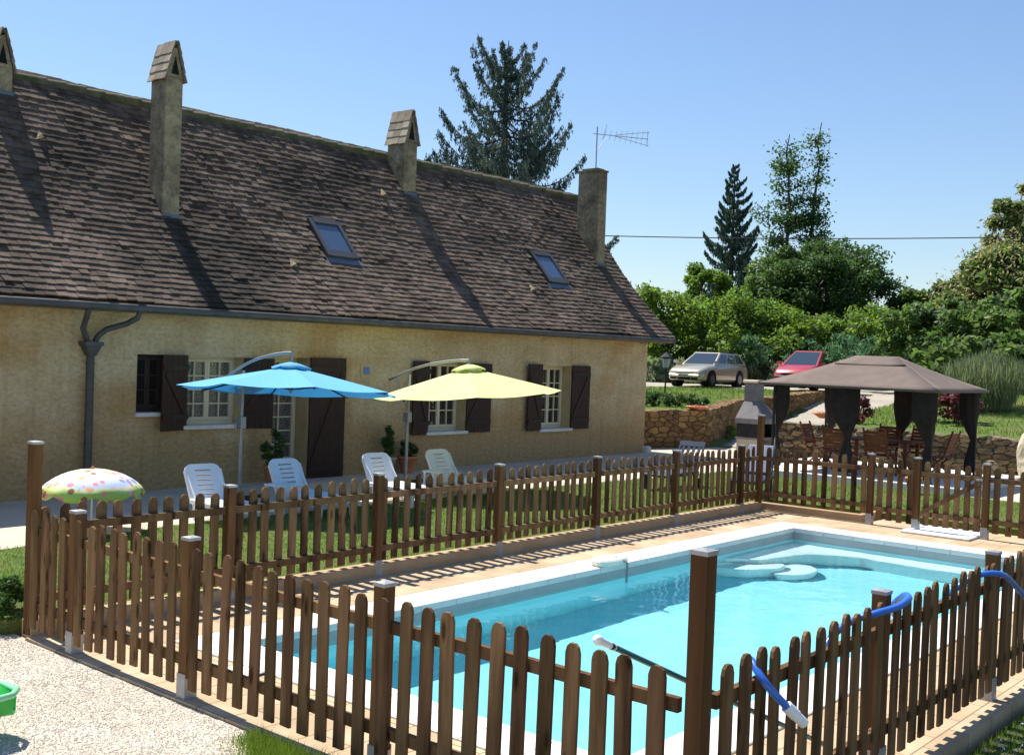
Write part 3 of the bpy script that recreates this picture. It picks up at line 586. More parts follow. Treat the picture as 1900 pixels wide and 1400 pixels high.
# windows
def window(x0, x1, z0, z1, rec, cols, rows, frm, pane, sash=2, sill=True, name='window', zp=None, over=.04, rv=None):
    q = MB(); y = HY+rec; T_ = .05
    # reveals
    q.quad((x0,HY,z0),(x0,HY,z1),(x0,y+.1,z1),(x0,y+.1,z0)); q.quad((x1,HY,z0),(x1,y+.1,z0),(x1,y+.1,z1),(x1,HY,z1))
    q.quad((x0,HY,z1),(x1,HY,z1),(x1,y+.1,z1),(x0,y+.1,z1)); q.quad((x0,HY,z0),(x0,y+.1,z0),(x1,y+.1,z0),(x1,HY,z0))
    wdw = part(name, q, rv or cream2, H)
    q = MB(); q.box(x0+.003,x1-.003,y,y+.06,z0+.003,z0+T_+.02); q.box(x0+.003,x1-.003,y,y+.06,z1-T_,z1-.003); q.box(x0+.003,x0+T_,y,y+.06,z0+T_+.022,z1-T_-.002); q.box(x1-T_,x1-.003,y,y+.06,z0+T_+.022,z1-T_-.002)
    ix0, ix1, iz0, iz1 = x0+T_+.002, x1-T_-.002, z0+T_+.024, z1-T_-.002; sw = (ix1-ix0)/sash
    for s1 in range(sash):
        a, b = ix0+s1*sw+.002, ix0+(s1+1)*sw-.002; f_ = .045; y2 = y-.015
        lowz = iz0 if zp is None else zp
        q.box(a,b,y2,y2+.05,iz0,lowz+f_+.01); q.box(a,b,y2,y2+.05,iz1-f_,iz1); q.box(a,a+f_,y2,y2+.05,lowz+f_+.012,iz1-f_-.002); q.box(b-f_,b,y2,y2+.05,lowz+f_+.012,iz1-f_-.002)
        for c in range(1, cols): xx = a+f_+(b-a-2*f_)*c/cols; q.box(xx-.012,xx+.012,y2+.005,y2+.04,lowz+f_+.014,iz1-f_-.004)
        for r_ in range(1, rows): zz = lowz+f_+(iz1-2*f_-lowz)*r_/rows; q.box(a+f_+.002,b-f_-.002,y2+.008,y2+.038,zz-.012,zz+.012)
    part('frame', q, frm, wdw)
    q = MB(); q.quad((ix0,y+.03,iz0),(ix1,y+.03,iz0),(ix1,y+.03,iz1),(ix0,y+.03,iz1)); part('pane', q, pane, wdw)
    if sill:
        q = MB(); q.box(x0-over,x1+over,HY-.07,HY-.003,z0-.06,z0+.004); q.box(x0+.004,x1-.004,HY-.002,y+.0,z0+.0015,z0+.006); part('sill', q, sillm, wdw, bev=.006)
    return wdw
dark_frame = mat('dark_frame', (.05,.035,.025), (.07,.05,.04), 4, .6)
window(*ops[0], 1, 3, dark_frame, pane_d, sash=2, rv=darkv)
window(*ops[1], 2, 4, cream, lace_m, over=.06)
window(*ops[2], 2, 7, cream, lace_m, sash=1, sill=False, name='door', zp=.42)
window(*ops[3], 2, 4, cream, pane_d, over=.05)
window(*ops[4], 2, 4, cream, pane_d, over=.06)
def shutter(hx, z0, z1, wd, side, ang, zbrace=True, name='shutter'):
    """hinged at hx on the facade, opening to side (+1 right, -1 left), ang = angle off the wall"""
    q = MB(); n = max(3, round(wd/.12)); bw = wd/n
    for i in range(n): q.box(i*bw+.002,(i+1)*bw-.002,-.03,0,0,z1-z0)
    o = part(name, q, shut, H, world=False)
    q2 = MB()
    for zz in (.18,z1-z0-.26): q2.box(.01,wd-.01,-.05,-.031,zz,zz+.1)
    q2.bar((.06,-.04,.3),(wd-.08,-.04,z1-z0-.3),.018,.09,(0,0,1))
    part('ledge', q2, shut, o, world=False)
    for zz in (.21,z1-z0-.23): q3 = MB(); q3.box(-.02,wd*.7,-.058,-.051,zz,zz+.035); q3.tube([(-.012,-.03,zz-.03),(-.012,-.03,zz+.07)],.014,6); part('hinge', q3, blackm, o, world=False)
    o.location = (hx-HX1, -.02, z0)
    o.rotation_euler = (0,0,-ang) if side > 0 else (0,0,0)
    if side < 0: o.scale = (-1,1,1); o.rotation_euler = (0,0,ang)
    return o
shutter(10.66,1.07,2.33,.56,-1,math.radians(12)); shutter(11.8,1.07,2.31,.54,1,math.radians(26))
shutter(13.29,.04,2.35,.82,1,math.radians(3)); 
shutter(16.42,.82,2.34,.52,-1,math.radians(7)); shutter(17.6,.82,2.32,.72,1,math.radians(4))
shutter(20.16,.8,2.34,.59,-1,math.radians(7)); shutter(21.31,.8,2.33,.66,1,math.radians(4))
q = MB(); q.box(14.55,14.84,HY-.012,HY-.001,1.98,2.26); pl = part('plaque', q, cream2, H); q = MB(); q.box(14.62,14.77,HY-.02,HY-.013,2.05,2.19); part('tile', q, mat('blue_tile',(.1,.17,.42),(.16,.24,.5),20,.4), pl)
q = MB(); q.tube([(24.22,HY,2.95),(24.22,HY-.1,2.93)],.03,8); q.tube([(24.22,HY-.08,2.95),(24.26,HY-.18,2.9)],[.035,.055],8); part('spotlight', q, cream, H)
q = MB(); q.box(24.5,24.72,HY-.16,HY+.1,.0,.26); part('corner_stone', q, sillm, H, bev=.03)
# skylights
def onroof(y): i = int(np.searchsorted([p[0] for p in prof], y))-1; dy, dz = prof[i+1][0]-prof[i][0], prof[i+1][1]-prof[i][1]; l = math.hypot(dy,dz); return Vector((0,dy/l,dz/l)), Vector((0,-dz/l,dy/l))
for xa, xb in ((14.3,15.02),(21.29,22.01)):
    A = Vector((xa,17.14,zroof(17.14))); B = Vector((xa,17.70,zroof(17.70))); t = (B-A).normalized(); ln = (B-A).length; nn = Vector((0,-t.z,t.y)); X = Vector((1,0,0)); wd = xb-xa
    def rb(q, a0, a1, s0, s1, h0, h1, mi=0):
        vs = [A+X*a+t*s2+nn*h for h in (h0,h1) for a, s2 in ((a0,s0),(a1,s0),(a1,s1),(a0,s1))]
        q.add(vs, [(3,2,1,0),(4,5,6,7),(0,1,5,4),(1,2,6,5),(2,3,7,6),(3,0,4,7)], mi)
    q = MB(); rb(q,-.05,.05,-.09,ln+.07,-.02,.13); rb(q,wd-.05,wd+.05,-.09,ln+.07,-.02,.13); rb(q,.052,wd-.052,-.1,.06,-.02,.125); rb(q,.052,wd-.052,ln-.05,ln+.09,-.02,.14)
    sk = part('skylight', q, fib, H); q = MB(); rb(q,.051,wd-.051,.061,ln-.051,.02,.105); part('pane', q, sky_pane, sk)
    q = MB(); rb(q,-.09,wd+.09,-.24,-.1,.06,.068); part('flashing', q, lead, sk)
for x, y in ((9.06,18.34),(13.25,16.81),(16.96,18.42),(20.4,16.84)):
    t, nn = onroof(y); A = Vector((x,y,zroof(y))); q = MB(); a = A-t*.02+nn*.05
    q.add([a-Vector((.1,0,0)), a+Vector((.1,0,0)), a+nn*.09, a+t*.22+nn*.02],[(0,1,2),(0,2,3),(1,3,2),(0,3,1)]); part('tile_vent', q, terra if False else chim, H)
# chimneys
def chimney(x0, x1, y0, y1, zt, peak, cap=True):
    zb = zroof(y0)-.35; q = MB(); q.box(x0,x1,y0,y1,zb,zt); ch = part('chimney', q, chim, ROOF, bev=.012)
    f_ = MB(); zz = zroof(y0); f_.box(x0-.02,x1+.02,y0-.03,y0-.004,zz-.12,zz+.10); t, nn = onroof(y0-.1); A = Vector((x0-.03,y0-.03,zroof(y0-.03)))
    part('flashing', f_, lead, ch)
    if cap:
        xm = (x0+x1)/2; hw = (x1-x0)/2
        c = MB(); ov = .022
        # front and back triangles with dark opening, tiled slopes
        for yy, yo in ((y0-.0,y0-.004),(y1,y1+.004)):
            c.add([(x0+.01,yy,zt),(x1-.01,yy,zt),(xm+.03,yy,peak-.06),(xm-.03,yy,peak-.06)],[(0,1,2,3) if yy == y0 else (3,2,1,0)]); part('cap_wall', c, chim, ch); c = MB()
        c = MB(); c.add([(xm-hw*.45,y0-.012,zt+.06),(xm+hw*.45,y0-.012,zt+.06),(xm,y0-.012,peak-.2)],[(0,1,2)]); part('opening', c, darkv, ch)
        c = MB()
        for sgn in (-1,1):
            a = Vector((xm+sgn*(hw+ov),0,zt-.05)); b = Vector((xm+sgn*.03,0,peak)); n_ = 4
            for k_ in range(n_):
                p0 = a.lerp(b, k_/n_-.02); p1 = a.lerp(b, (k_+1)/n_+.1); out = Vector((sgn*(b-a).z,0,-sgn*(b-a).x)).normalized(); 
                p0 = p0+out*.018; ys = np.linspace(y0-.05, y1+.05, 4)
                for ya, yb in zip(ys, ys[1:]):
                    j = rnd.uniform(-.008,.008)
                    vs = [(p.x+out.x*h, yy, p.z+out.z*h+j) for h in (0,.02) for p, yy in ((p0,ya+.003),(p0,yb-.003),(p1,yb-.003),(p1,ya+.003))]
                    c.add(vs, [(3,2,1,0),(4,5,6,7),(0,1,5,4),(1,2,6,5),(2,3,7,6),(3,0,4,7)])
        part('cap_tiles', c, mat('cap_tile',(.22,.17,.12),(.4,.33,.25),4,.9,isl=.3), ch)
        c = MB(); c.tube([(xm,y0-.07,peak+.01),(xm,(y0+y1)/2,peak+.03),(xm,y1+.07,peak+.02)],.04,8); part('cap_ridge', c, ridgem, ch)
    else:
        c = MB(); c.box(x0-.02,x1+.02,y0-.02,y1+.02,zt,zt+.05); c.box(x0+.02,x1-.02,y0+.1,y1-.1,zt+.05,zt+.1); part('coping', c, chim, ch)
    return ch
chimney(8.46,8.82,18.88,19.3,7.07,7.66); chimney(10.85,11.19,17.44,17.92,7.2,7.78); chimney(17.69,18.09,18.52,19.1,7.33,8.0); chimney(24.1,24.45,17.68,18.4,7.53,7.6,False)
an = thing('tv_antenna', (24.2,17.9,7.63), 'thin grey television antenna on a mast above the last chimney', 'antenna')
q = MB(); q.tube([(24.2,17.9,7.6),(24.2,17.9,8.75)],.018,6); part('mast', q, alu, an)
q = MB(); q.tube([(24.1,17.95,8.55),(25.75,17.3,8.62)],.01,6); d = Vector((.92,-.38,.03)).normalized()
for k_ in range(9):
    p_ = Vector((24.2,17.9,8.56))+d*(.25+k_*.17); hh = .1+.012*k_; q.tube([p_+Vector((-.03,-.06,hh)),p_+Vector((.03,.06,-hh))],.005,4)
q.tube([Vector((24.75,17.68,8.6)),Vector((25.8,17.3,8.82))],.007,4); q.tube([Vector((24.75,17.68,8.56)),Vector((25.8,17.3,8.44))],.007,4); q.tube([(25.72,17.3,8.84),(25.74,17.3,8.42)],.006,4)
q.tube([(24.32,17.8,8.42),(24.5,17.8,8.85)],.008,4); q.tube([(24.2,17.9,8.1),(24.5,17.8,8.5)],.005,4)
part('aerial', q, alu, an)

# ================================================================== PARASOLS
def parasol(name, label, px, py, cx, cy, zc, zrim, r, tilt, az0, m, bz, n=6):
    t = thing(name, (px,py,.1), label, 'parasol')
    rm = alu
    q = MB(); zt = bz-.3
    q.tube([(px,py,.1),(px,py,1.0)],.032,10); q.tube([(px,py,1.0),(px+.01,py-.01,zt)],.026,10); part('pole', q, rm, t)
    q = MB(); q.bar((px-.45,py,.12),(px+.45,py,.12),.06,.04); q.bar((px,py-.45,.122),(px,py+.45,.122),.06,.036); part('base', q, blackm, t)
    q = MB(); dx, dy = cx-px, cy-py; ln = math.hypot(dx,dy); ex, ey = dx/ln, dy/ln
    pts = []
    for s_, z in ((-.35,zt-.12),(-.1,zt+.02),(.1,zt+.12),(.35,zt+.21),(.62,bz-.03),(.85,bz+.005),(1.0,bz+.01)):
        pts.append((px+ex*ln*s_, py+ey*ln*s_, z))
    P = []
    for i in range(len(pts)-1):
        for k_ in range(4): P.append(Vector(pts[i]).lerp(Vector(pts[i+1]), k_/4))
    P.append(Vector(pts[-1])); P = [P[0]]+[(P[i-1]+P[i]*2+P[i+1])/4 for i in range(1,len(P)-1)]+[P[-1]]
    q.tube(P,.024,8); q.tube([P[-1],P[-1]-Vector((0,0,bz-zc+.02))],.02,8); q.tube([(px,py,1.45),Vector(P[2])],.012,6); part('boom', q, rm, t)
    q = MB(); q.box(px-.05,px+.05,py-.06,py+.06,1.22,1.4); q.tube([(px-.06,py,1.3),(px-.12,py,1.3),(px-.12,py,1.2)],.01,6); part('crank', q, rm, t)
    # canopy
    tx, ty = tilt
    def top_z(x, y, base): return base+x*tx+y*ty
    V_ = []; nr = 6; ns = 5
    f_ = MB(); ring = []
    for i in range(nr+1):
        rr = .1+(r-.1)*i/nr; fz = zc-(zc-zrim)*(rr/r)**1.05
        row_ = []
        for k_ in range(n*ns):
            a = az0+2*PI*k_/(n*ns); fr_ = (k_%ns)/ns; ap = math.cos(PI/n)/math.cos((fr_-.5)*2*PI/n)
            sag = -.035*math.sin(PI*fr_)*(i/nr)
            if fr_ == 0: ap = 1.
            x, y = rr*ap*math.cos(a), rr*ap*math.sin(a); edge = 1-.03*math.sin(PI*fr_)*(i/nr); x *= edge; y *= edge
            row_.append((cx+x, cy+y, top_z(x,y,fz+sag)))
        ring.append(row_)
    N = n*ns; vs = [p for rw in ring for p in rw]
    f_.add(vs, [(i*N+k_, i*N+(k_+1)%N, (i+1)*N+(k_+1)%N, (i+1)*N+k_) for i in range(nr) for k_ in range(N)], 0, False)
    cp = part('canopy', f_, m, t)
    sm = cp.modifiers.new('thick', 'SOLIDIFY'); sm.thickness = .003; sm.offset = -1
    f_ = MB(); vs = []
    for i, (rr, zz) in enumerate(((.02,zc+.07),(.16,zc+.035),(.3,zc-.035))):
        for k_ in range(24): a = az0+2*PI*k_/24; wv = .02*math.sin(k_*PI/2)*(i == 2); vs.append((cx+rr*math.cos(a), cy+rr*math.sin(a), top_z(rr*math.cos(a), rr*math.sin(a), zz+wv)))
    f_.add(vs, [(i*24+k_, i*24+(k_+1)%24, (i+1)*24+(k_+1)%24, (i+1)*24+k_) for i in range(2) for k_ in range(24)], 0, True)
    part('vent_cap', f_, m, t).modifiers.new('thick','SOLIDIFY').thickness = .004
    for k_ in range(n):
        a = az0+2*PI*k_/n; c_, s2 = math.cos(a), math.sin(a); q = MB()
        q.bar((cx+c_*.08,cy+s2*.08,top_z(c_*.08,s2*.08,zc-.05)),(cx+c_*r*.985,cy+s2*r*.985,top_z(c_*r,s2*r,zrim-.022)),.016,.022)
        q.bar((cx,cy,zc-.35),(cx+c_*r*.5,cy+s2*r*.5,top_z(c_*r*.5,s2*r*.5,(zc+zrim)/2-.05)),.012,.014); part('rib', q, blackm, t)
    q = MB(); q.tube([(cx,cy,zc+.02),(cx,cy,zc-.4)],.022,8); part('hub', q, rm, t)
vw = math.atan2(.648,.7613)     # view azimuth in the ground plane
parasol('cantilever_parasol', 'bright blue cantilever parasol over the white loungers', 10.594,14.603,10.68,13.5,2.23,1.865,1.68,(-.081*.7613,-.081*.648),vw+PI/8,canv_b,2.43,n=8)
parasol('cantilever_parasol', 'lime yellow cantilever parasol over the loungers', 14.38,14.739,14.33,13.2,2.27,1.81,1.66,(.074*.6483,-.074*.7605),vw+PI/2+.12,canv_y,2.4,n=8)

# kids' parasol with a plain flower print
def kidm():
    m = mat('flower_print', (.3,.5,.14), (.3,.5,.14), 3, .7); n = m.node_tree.nodes; L = m.node_tree.links; p = n['Principled BSDF']
    tc = n.new('ShaderNodeTexCoord'); sx = n.new('ShaderNodeSeparateXYZ'); L.new(tc.outputs['Object'], sx.inputs[0])
    r = n.new('ShaderNodeValToRGB'); e_ = r.color_ramp.elements; e_[0].position = .70; e_[0].color = (.42,.62,.14,1); e_[1].position = .8; e_[1].color = (.45,.55,.85,1); x = r.color_ramp.elements.new(.755); x.color = (.8,.8,.4,1); x = r.color_ramp.elements.new(.92); x.color = (.85,.86,.6,1)
    ad = n.new('ShaderNodeTexNoise'); ad.inputs['Scale'].default_value = 5; L.new(tc.outputs['Object'], ad.inputs['Vector'])
    ma = n.new('ShaderNodeMath'); ma.operation = 'MULTIPLY_ADD'; ma.inputs[1].default_value = .12; L.new(ad.outputs[0], ma.inputs[0]); L.new(sx.outputs[2], ma.inputs[2]); L.new(ma.outputs[0], r.inputs[0])
    v = n.new('ShaderNodeTexVoronoi'); v.inputs['Scale'].default_value = 8.5; L.new(tc.outputs['Object'], v.inputs[0])
    vr = n.new('ShaderNodeValToRGB'); vr.color_ramp.elements[0].position = .36; vr.color_ramp.elements[0].color = (1,1,1,1); vr.color_ramp.elements[1].position = .44; vr.color_ramp.elements[1].color = (0,0,0,1); L.new(v.outputs['Distance'], vr.inputs[0])
    sc = n.new('ShaderNodeSeparateColor'); L.new(v.outputs['Color'], sc.inputs[0]); pr_ = n.new('ShaderNodeValToRGB'); pr_.color_ramp.interpolation = 'CONSTANT'
    pr_.color_ramp.elements[0].color = (.75,.25,.3,1); pr_.color_ramp.elements[1].position = .3; pr_.color_ramp.elements[1].color = (.3,.3,.6,1)
    x = pr_.color_ramp.elements.new(.5); x.color = (.75,.4,.2,1); x = pr_.color_ramp.elements.new(.7); x.color = (.8,.5,.5,1); x = pr_.color_ramp.elements.new(.87); x.color = (.3,.13,.08,1); L.new(sc.outputs[0], pr_.inputs[0])
    mx = n.new('ShaderNodeMixRGB'); L.new(vr.outputs[0], mx.inputs[0]); L.new(r.outputs[0], mx.inputs[1]); L.new(pr_.outputs[0], mx.inputs[2]); L.new(mx.outputs[0], p.inputs['Base Color'])
    return m
kt = thing('small_parasol', (7.3,13.15,0), 'low child-size parasol with a green and pale blue flower print', 'parasol')
f_ = MB(); n = 8; ns = 6; vs = []; R_ = .64
for i in range(9):
    th = i/8; rr = R_*math.sin(th*1.25)/math.sin(1.25); zz = .6+.29*(math.cos(th*1.25)-math.cos(1.25))/(1-math.cos(1.25))
    for k_ in range(n*ns):
        a = .3+2*PI*k_/(n*ns); fr_ = (k_%ns)/ns; dn = .07*math.sin(PI*fr_)*(-1 if i == 8 else 0); ap = 1-.05*math.sin(PI*fr_)*th
        vs.append((7.3+rr*ap*math.cos(a), 13.15+rr*ap*math.sin(a), zz+(dn if i == 8 else 0)))
N = n*ns; f_.add(vs, [(i*N+k_, i*N+(k_+1)%N, (i+1)*N+(k_+1)%N, (i+1)*N+k_) for i in range(8) for k_ in range(N)], 0, True)
part('canopy', f_, kidm(), kt).modifiers.new('t','SOLIDIFY').thickness = .003
q = MB(); q.lathe([(.001,.925),(.02,.92),(.024,.9),(.012,.885)],10,(7.3,13.15)); part('finial', q, terra, kt)
q = MB(); q.tube([(7.3,13.15,.1),(7.3,13.15,.89)],.013,8); part('pole', q, white_pl, kt)
for k_ in range(8):
    a = .3+2*PI*k_/8; q = MB(); q.tube([(7.3+.45*math.cos(a),13.15+.45*math.sin(a),.69),(7.3,13.15,.62)],.005,4); part('rib', q, alu, kt)

# ================================================================== LOUNGERS
def lounger(name, label, cx, cy, rz, m, ang=60, z0=.1, group=None, bars=False, cush=None, wheels=False):
    """local: +x runs from the backrest hinge to the foot end, origin on the ground at the hinge"""
    t = thing(name, (cx-.17 if not bars else cx,cy,z0), label, 'sun lounger', rz, group); t.scale = (.93,.93,.93)
    H_ = .34 if bars else .29; bl = .68 if bars else .57
    q = MB(); 
    for sy in (-1,1): q.box(-.02,1.32,sy*.3-.03,sy*.3+.03,H_-.06,H_+.012)
    q.box(1.26,1.32,-.268,.268,H_-.06,H_+.0); part('frame', q, m, t, world=False, bev=.012)
    q = MB()
    for i in range(9): q.box(.04+i*.135,.155+i*.135,-.266,.266,H_-.012,H_+.01)
    part('seat', q, m, t, world=False, bev=.004)
    # backrest: panel with rounded top and slots
    a = math.radians(ang); q = MB()
    def bp(u_, s2, h): return (-.03-math.cos(a)*s2-math.sin(a)*h, u_, H_+math.sin(a)*s2-math.cos(a)*h)
    def slab(u0, u1, s0, s1, h0=0, h1=.03):
        vs = [bp(u_,s2,h) for h in (h0,h1) for u_, s2 in ((u0,s0),(u1,s0),(u1,s1),(u0,s1))]
        q.add(vs, [(0,1,2,3),(7,6,5,4),(0,4,5,1),(1,5,6,2),(2,6,7,3),(3,7,4,0)])
    if not bars:
        slab(-.29,-.13,0,bl-.1); slab(.13,.29,0,bl-.1); sl = [.06+.078*i for i in range(6)]
        prev = 0.
        for s2 in sl: slab(-.13,.13,prev,s2); prev = s2+.024
        slab(-.13,.13,prev,bl-.1)
        arc = [(-.29,bl-.1)]+[(-.29+.13*(1-math.cos(x)), bl-.1+.1*math.sin(x)) for x in np.linspace(.25,PI/2,5)]
        poly = arc+[(-p_[0],p_[1]) for p_ in arc[::-1]]; k_ = len(poly)
        vs = [bp(*p_,0) for p_ in poly]+[bp(*p_,.03) for p_ in poly]
        q.add(vs, [tuple(range(k_))[::-1], tuple(range(k_,2*k_))]+[(i,(i+1)%k_,(i+1)%k_+k_,i+k_) for i in range(k_)])
        # raised rim
        for sy in (-1,1): vs0 = len(q.v); slab(sy*.29-.012,sy*.29+.012,0,bl-.1,-.02,.04)
    else:
        slab(-.29,-.25,0,bl); slab(.25,.29,0,bl); slab(-.248,.248,bl-.12,bl); slab(-.248,.248,0,.05)
        for i in range(4): u_ = -.18+i*.12; slab(u_-.03,u_+.03,.052,bl-.122,.004,.022)
    part('backrest', q, m, t, world=False)
    if cush:
        q = MB()
        slab(-.27,.27,.02,bl-.02,-.06,-.003); part('cushion', q, cush, t, world=False, bev=.02)
    for x in (.12,1.15):
        for sy in (-1,1):
            q = MB(); q.add([(x+sx_*w2, sy*.3+s3*.022, z) for z, w2 in ((0,.022),(H_-.06,.045)) for sx_, s3 in ((-1,-1),(1,-1),(1,1),(-1,1))], [(3,2,1,0),(4,5,6,7),(0,1,5,4),(1,2,6,5),(2,3,7,6),(3,0,4,7)])
            part('leg', q, m, t, world=False)
    for sy in (-1,1): q = MB(); q.bar((.1,sy*.27,H_-.05),bp(sy*.27,.42,.02),.02,.03); part('backrest_stay', q, m, t, world=False)
    if wheels:
        for sy in (-1,1):
            q = MB(); q.tube([(.0,sy*.33,.1),(.0,sy*.37,.1)],.1,16); part('wheel', q, rubber, t, world=False)
    return t
Lz = -PI/2
G = 'white loungers on the lawn'
lounger('sun_lounger','white plastic lounger with raised back nearest the low flower-print parasol',9.3,13.25,Lz-.12,white_pl,group=G)
lounger('sun_lounger','white plastic lounger with raised back under the blue parasol in front of the door',10.8,13.3,Lz-.06,white_pl,group=G)
lounger('sun_lounger','cream-tinted lounger with raised back under the left half of the yellow parasol',12.72,13.35,Lz-.1,white_pl,group=G)
lounger('sun_lounger','cream-tinted lounger with raised back, rightmost of the four pale loungers',14.2,13.35,Lz-.04,white_pl,group=G)
G = 'navy loungers on the lawn'
lounger('sun_lounger','navy blue slatted lounger with raised back between house corner and barbecue',18.68,11.4,PI+.1,blue_pl,bars=True,group=G,wheels=True)
lounger('sun_lounger','navy blue lounger with a pale lilac cushion in front of the barbecue',19.2,10.1,PI+.3,blue_pl,bars=True,cush=cushion,group=G,wheels=True)
def side_table(x, y, lab):
    t = thing('side_table', (x,y,.1), lab, 'table', .2)
    q = MB(); q.box(-.2,.2,-.2,.2,.4,.43); part('tabletop', q, white_pl, t, world=False, bev=.01)
    for sx_ in (-1,1):
        for sy in (-1,1): q = MB(); q.bar((sx_*.17,sy*.17,0),(sx_*.16,sy*.16,.4),.03,.03); part('leg', q, white_pl, t, world=False)
side_table(10.2,13.0,'low white plastic table between the two loungers under the blue parasol'); side_table(13.55,13.1,'low white plastic table between the two loungers under the yellow parasol')

# ================================================================== GAZEBO
gx0, gx1, gy0, gy1 = 22.6, 25.3, 8.05, 11.55; gz0 = .1
mb = MB(); mb.box(22.2,26.4,7.3,12.3,.0,.235); o = top('terrace_slab', mb, coping_m, kind='structure'); bevel(o,.01)
gz = thing('gazebo', ((gx0+gx1)/2,(gy0+gy1)/2,.235), 'brown canvas gazebo with tied dark curtains over the garden table', 'gazebo')
q = MB(); ez = 2.13; ov = .2; rz_ = 2.83; X0,X1,Y0,Y1 = gx0-ov,gx1+ov,gy0-ov,gy1+ov+.1; xm = (gx0+gx1)/2; ya, yb = 9.3,10.3
def hip(q, X0,X1,Y0,Y1,ez,xm,ya,yb,rz_,sag=.05,nn=8):
    cor = [(X0,Y0),(X1,Y0),(X1,Y1),(X0,Y1)]; tp = [(xm,ya),(xm,ya),(xm,yb),(xm,yb)]
    for i in range(4):
        a, b = cor[i], cor[(i+1)%4]; c, d_ = tp[(i+1)%4], tp[i]; vs = []
        for j in range(nn+1):
            v = j/nn
            for k_ in range(nn+1):
                u_ = k_/nn; p0 = (a[0]+(b[0]-a[0])*u_, a[1]+(b[1]-a[1])*u_); p1 = (d_[0]+(c[0]-d_[0])*u_, d_[1]+(c[1]-d_[1])*u_)
                z = ez+(rz_-ez)*v-sag*math.sin(PI*v)-.02*math.sin(PI*u_)*(1-v)
                vs.append((p0[0]+(p1[0]-p0[0])*v, p0[1]+(p1[1]-p0[1])*v, z))
        q.add(vs, [(j*(nn+1)+k_, j*(nn+1)+k_+1, (j+1)*(nn+1)+k_+1, (j+1)*(nn+1)+k_) for j in range(nn) for k_ in range(nn)], 0, True)
hip(q,X0,X1,Y0,Y1,ez,xm,ya,yb,rz_-.04,.03)
part('canopy', q, canv_t, gz).modifiers.new('t','SOLIDIFY').thickness = .004
q = MB(); hip(q,xm-.42,xm+.42,ya-.3,yb+.3,rz_-.215,xm,ya,yb,rz_-.03,.01,4); part('vent_canopy', q, canv_t, gz).modifiers.new('t','SOLIDIFY').thickness = .004
q = MB()
for a, b in (((X0,Y0),(X1,Y0)),((X1,Y0),(X1,Y1)),((X1,Y1),(X0,Y1)),((X0,Y1),(X0,Y0))): q.quad((*a,ez-.05),(*b,ez-.05),(*b,ez-.002),(*a,ez-.002))
part('valance', q, canv_t, gz).modifiers.new('t','SOLIDIFY').thickness = .003
ymid = (gy0+gy1)/2
for x in (gx0,gx1):
    for y in (gy0,ymid,gy1):
        q = MB(); q.tube([(x,y,.235),(x,y,ez)],.03,8); q.tube([(x,y,.24),(x,y,.25)],.07,10); part('post', q, blackm, gz)
q = MB()
for x in (gx0,gx1): q.bar((x,gy0,ez-.03),(x,gy1,ez-.03),.03,.03)
for y in (gy0,ymid,gy1): q.bar((gx0,y,ez-.031),(gx1,y,ez-.031),.028,.028)
part('frame', q, blackm, gz)
def curtain(x, y, sx_, sy, w_, zlow):
    q = MB(); zs = np.linspace(ez-.06, zlow, 26); n = 28; vs = []; tie = 1.02
    for z in zs:
        h = (z-tie)/(ez-tie); 
        if z > tie: k_ = .17+.83*math.sin(min(1,h*1.5)*PI/2)**1.1
        else: k_ = .17+.33*min(1,(tie-z)/.5)
        for j in range(n):
            a = 2*PI*j/n; rr = k_*w_*(1+.16*math.cos(7*a+2*z)); vs.append((x+sx_*(1-k_)*0+math.cos(a)*rr*(1.0 if sx_ else .45)+sx_*.12*k_, y+math.sin(a)*rr*(1. if sy else .45)+sy*.12*k_, z))
    q.add(vs, [(i*n+(j+1)%n, i*n+j, (i+1)*n+j, (i+1)*n+(j+1)%n) for i in range(len(zs)-1) for j in range(n)], 0, True); return part('curtain', q, curt, gz)
curtain(gx0+.05,gy1-.05,0,-1,.15,.3); curtain(gx0+.02,ymid,0,1,.3,.3); curtain(gx0,gy0+.05,0,1,.24,.3)
curtain(gx1,gy1-.1,0,-1,.26,.9); curtain(gx1,ymid-.05,0,-1,.26,.9); curtain(gx1,gy0+.05,0,1,.2,.3)
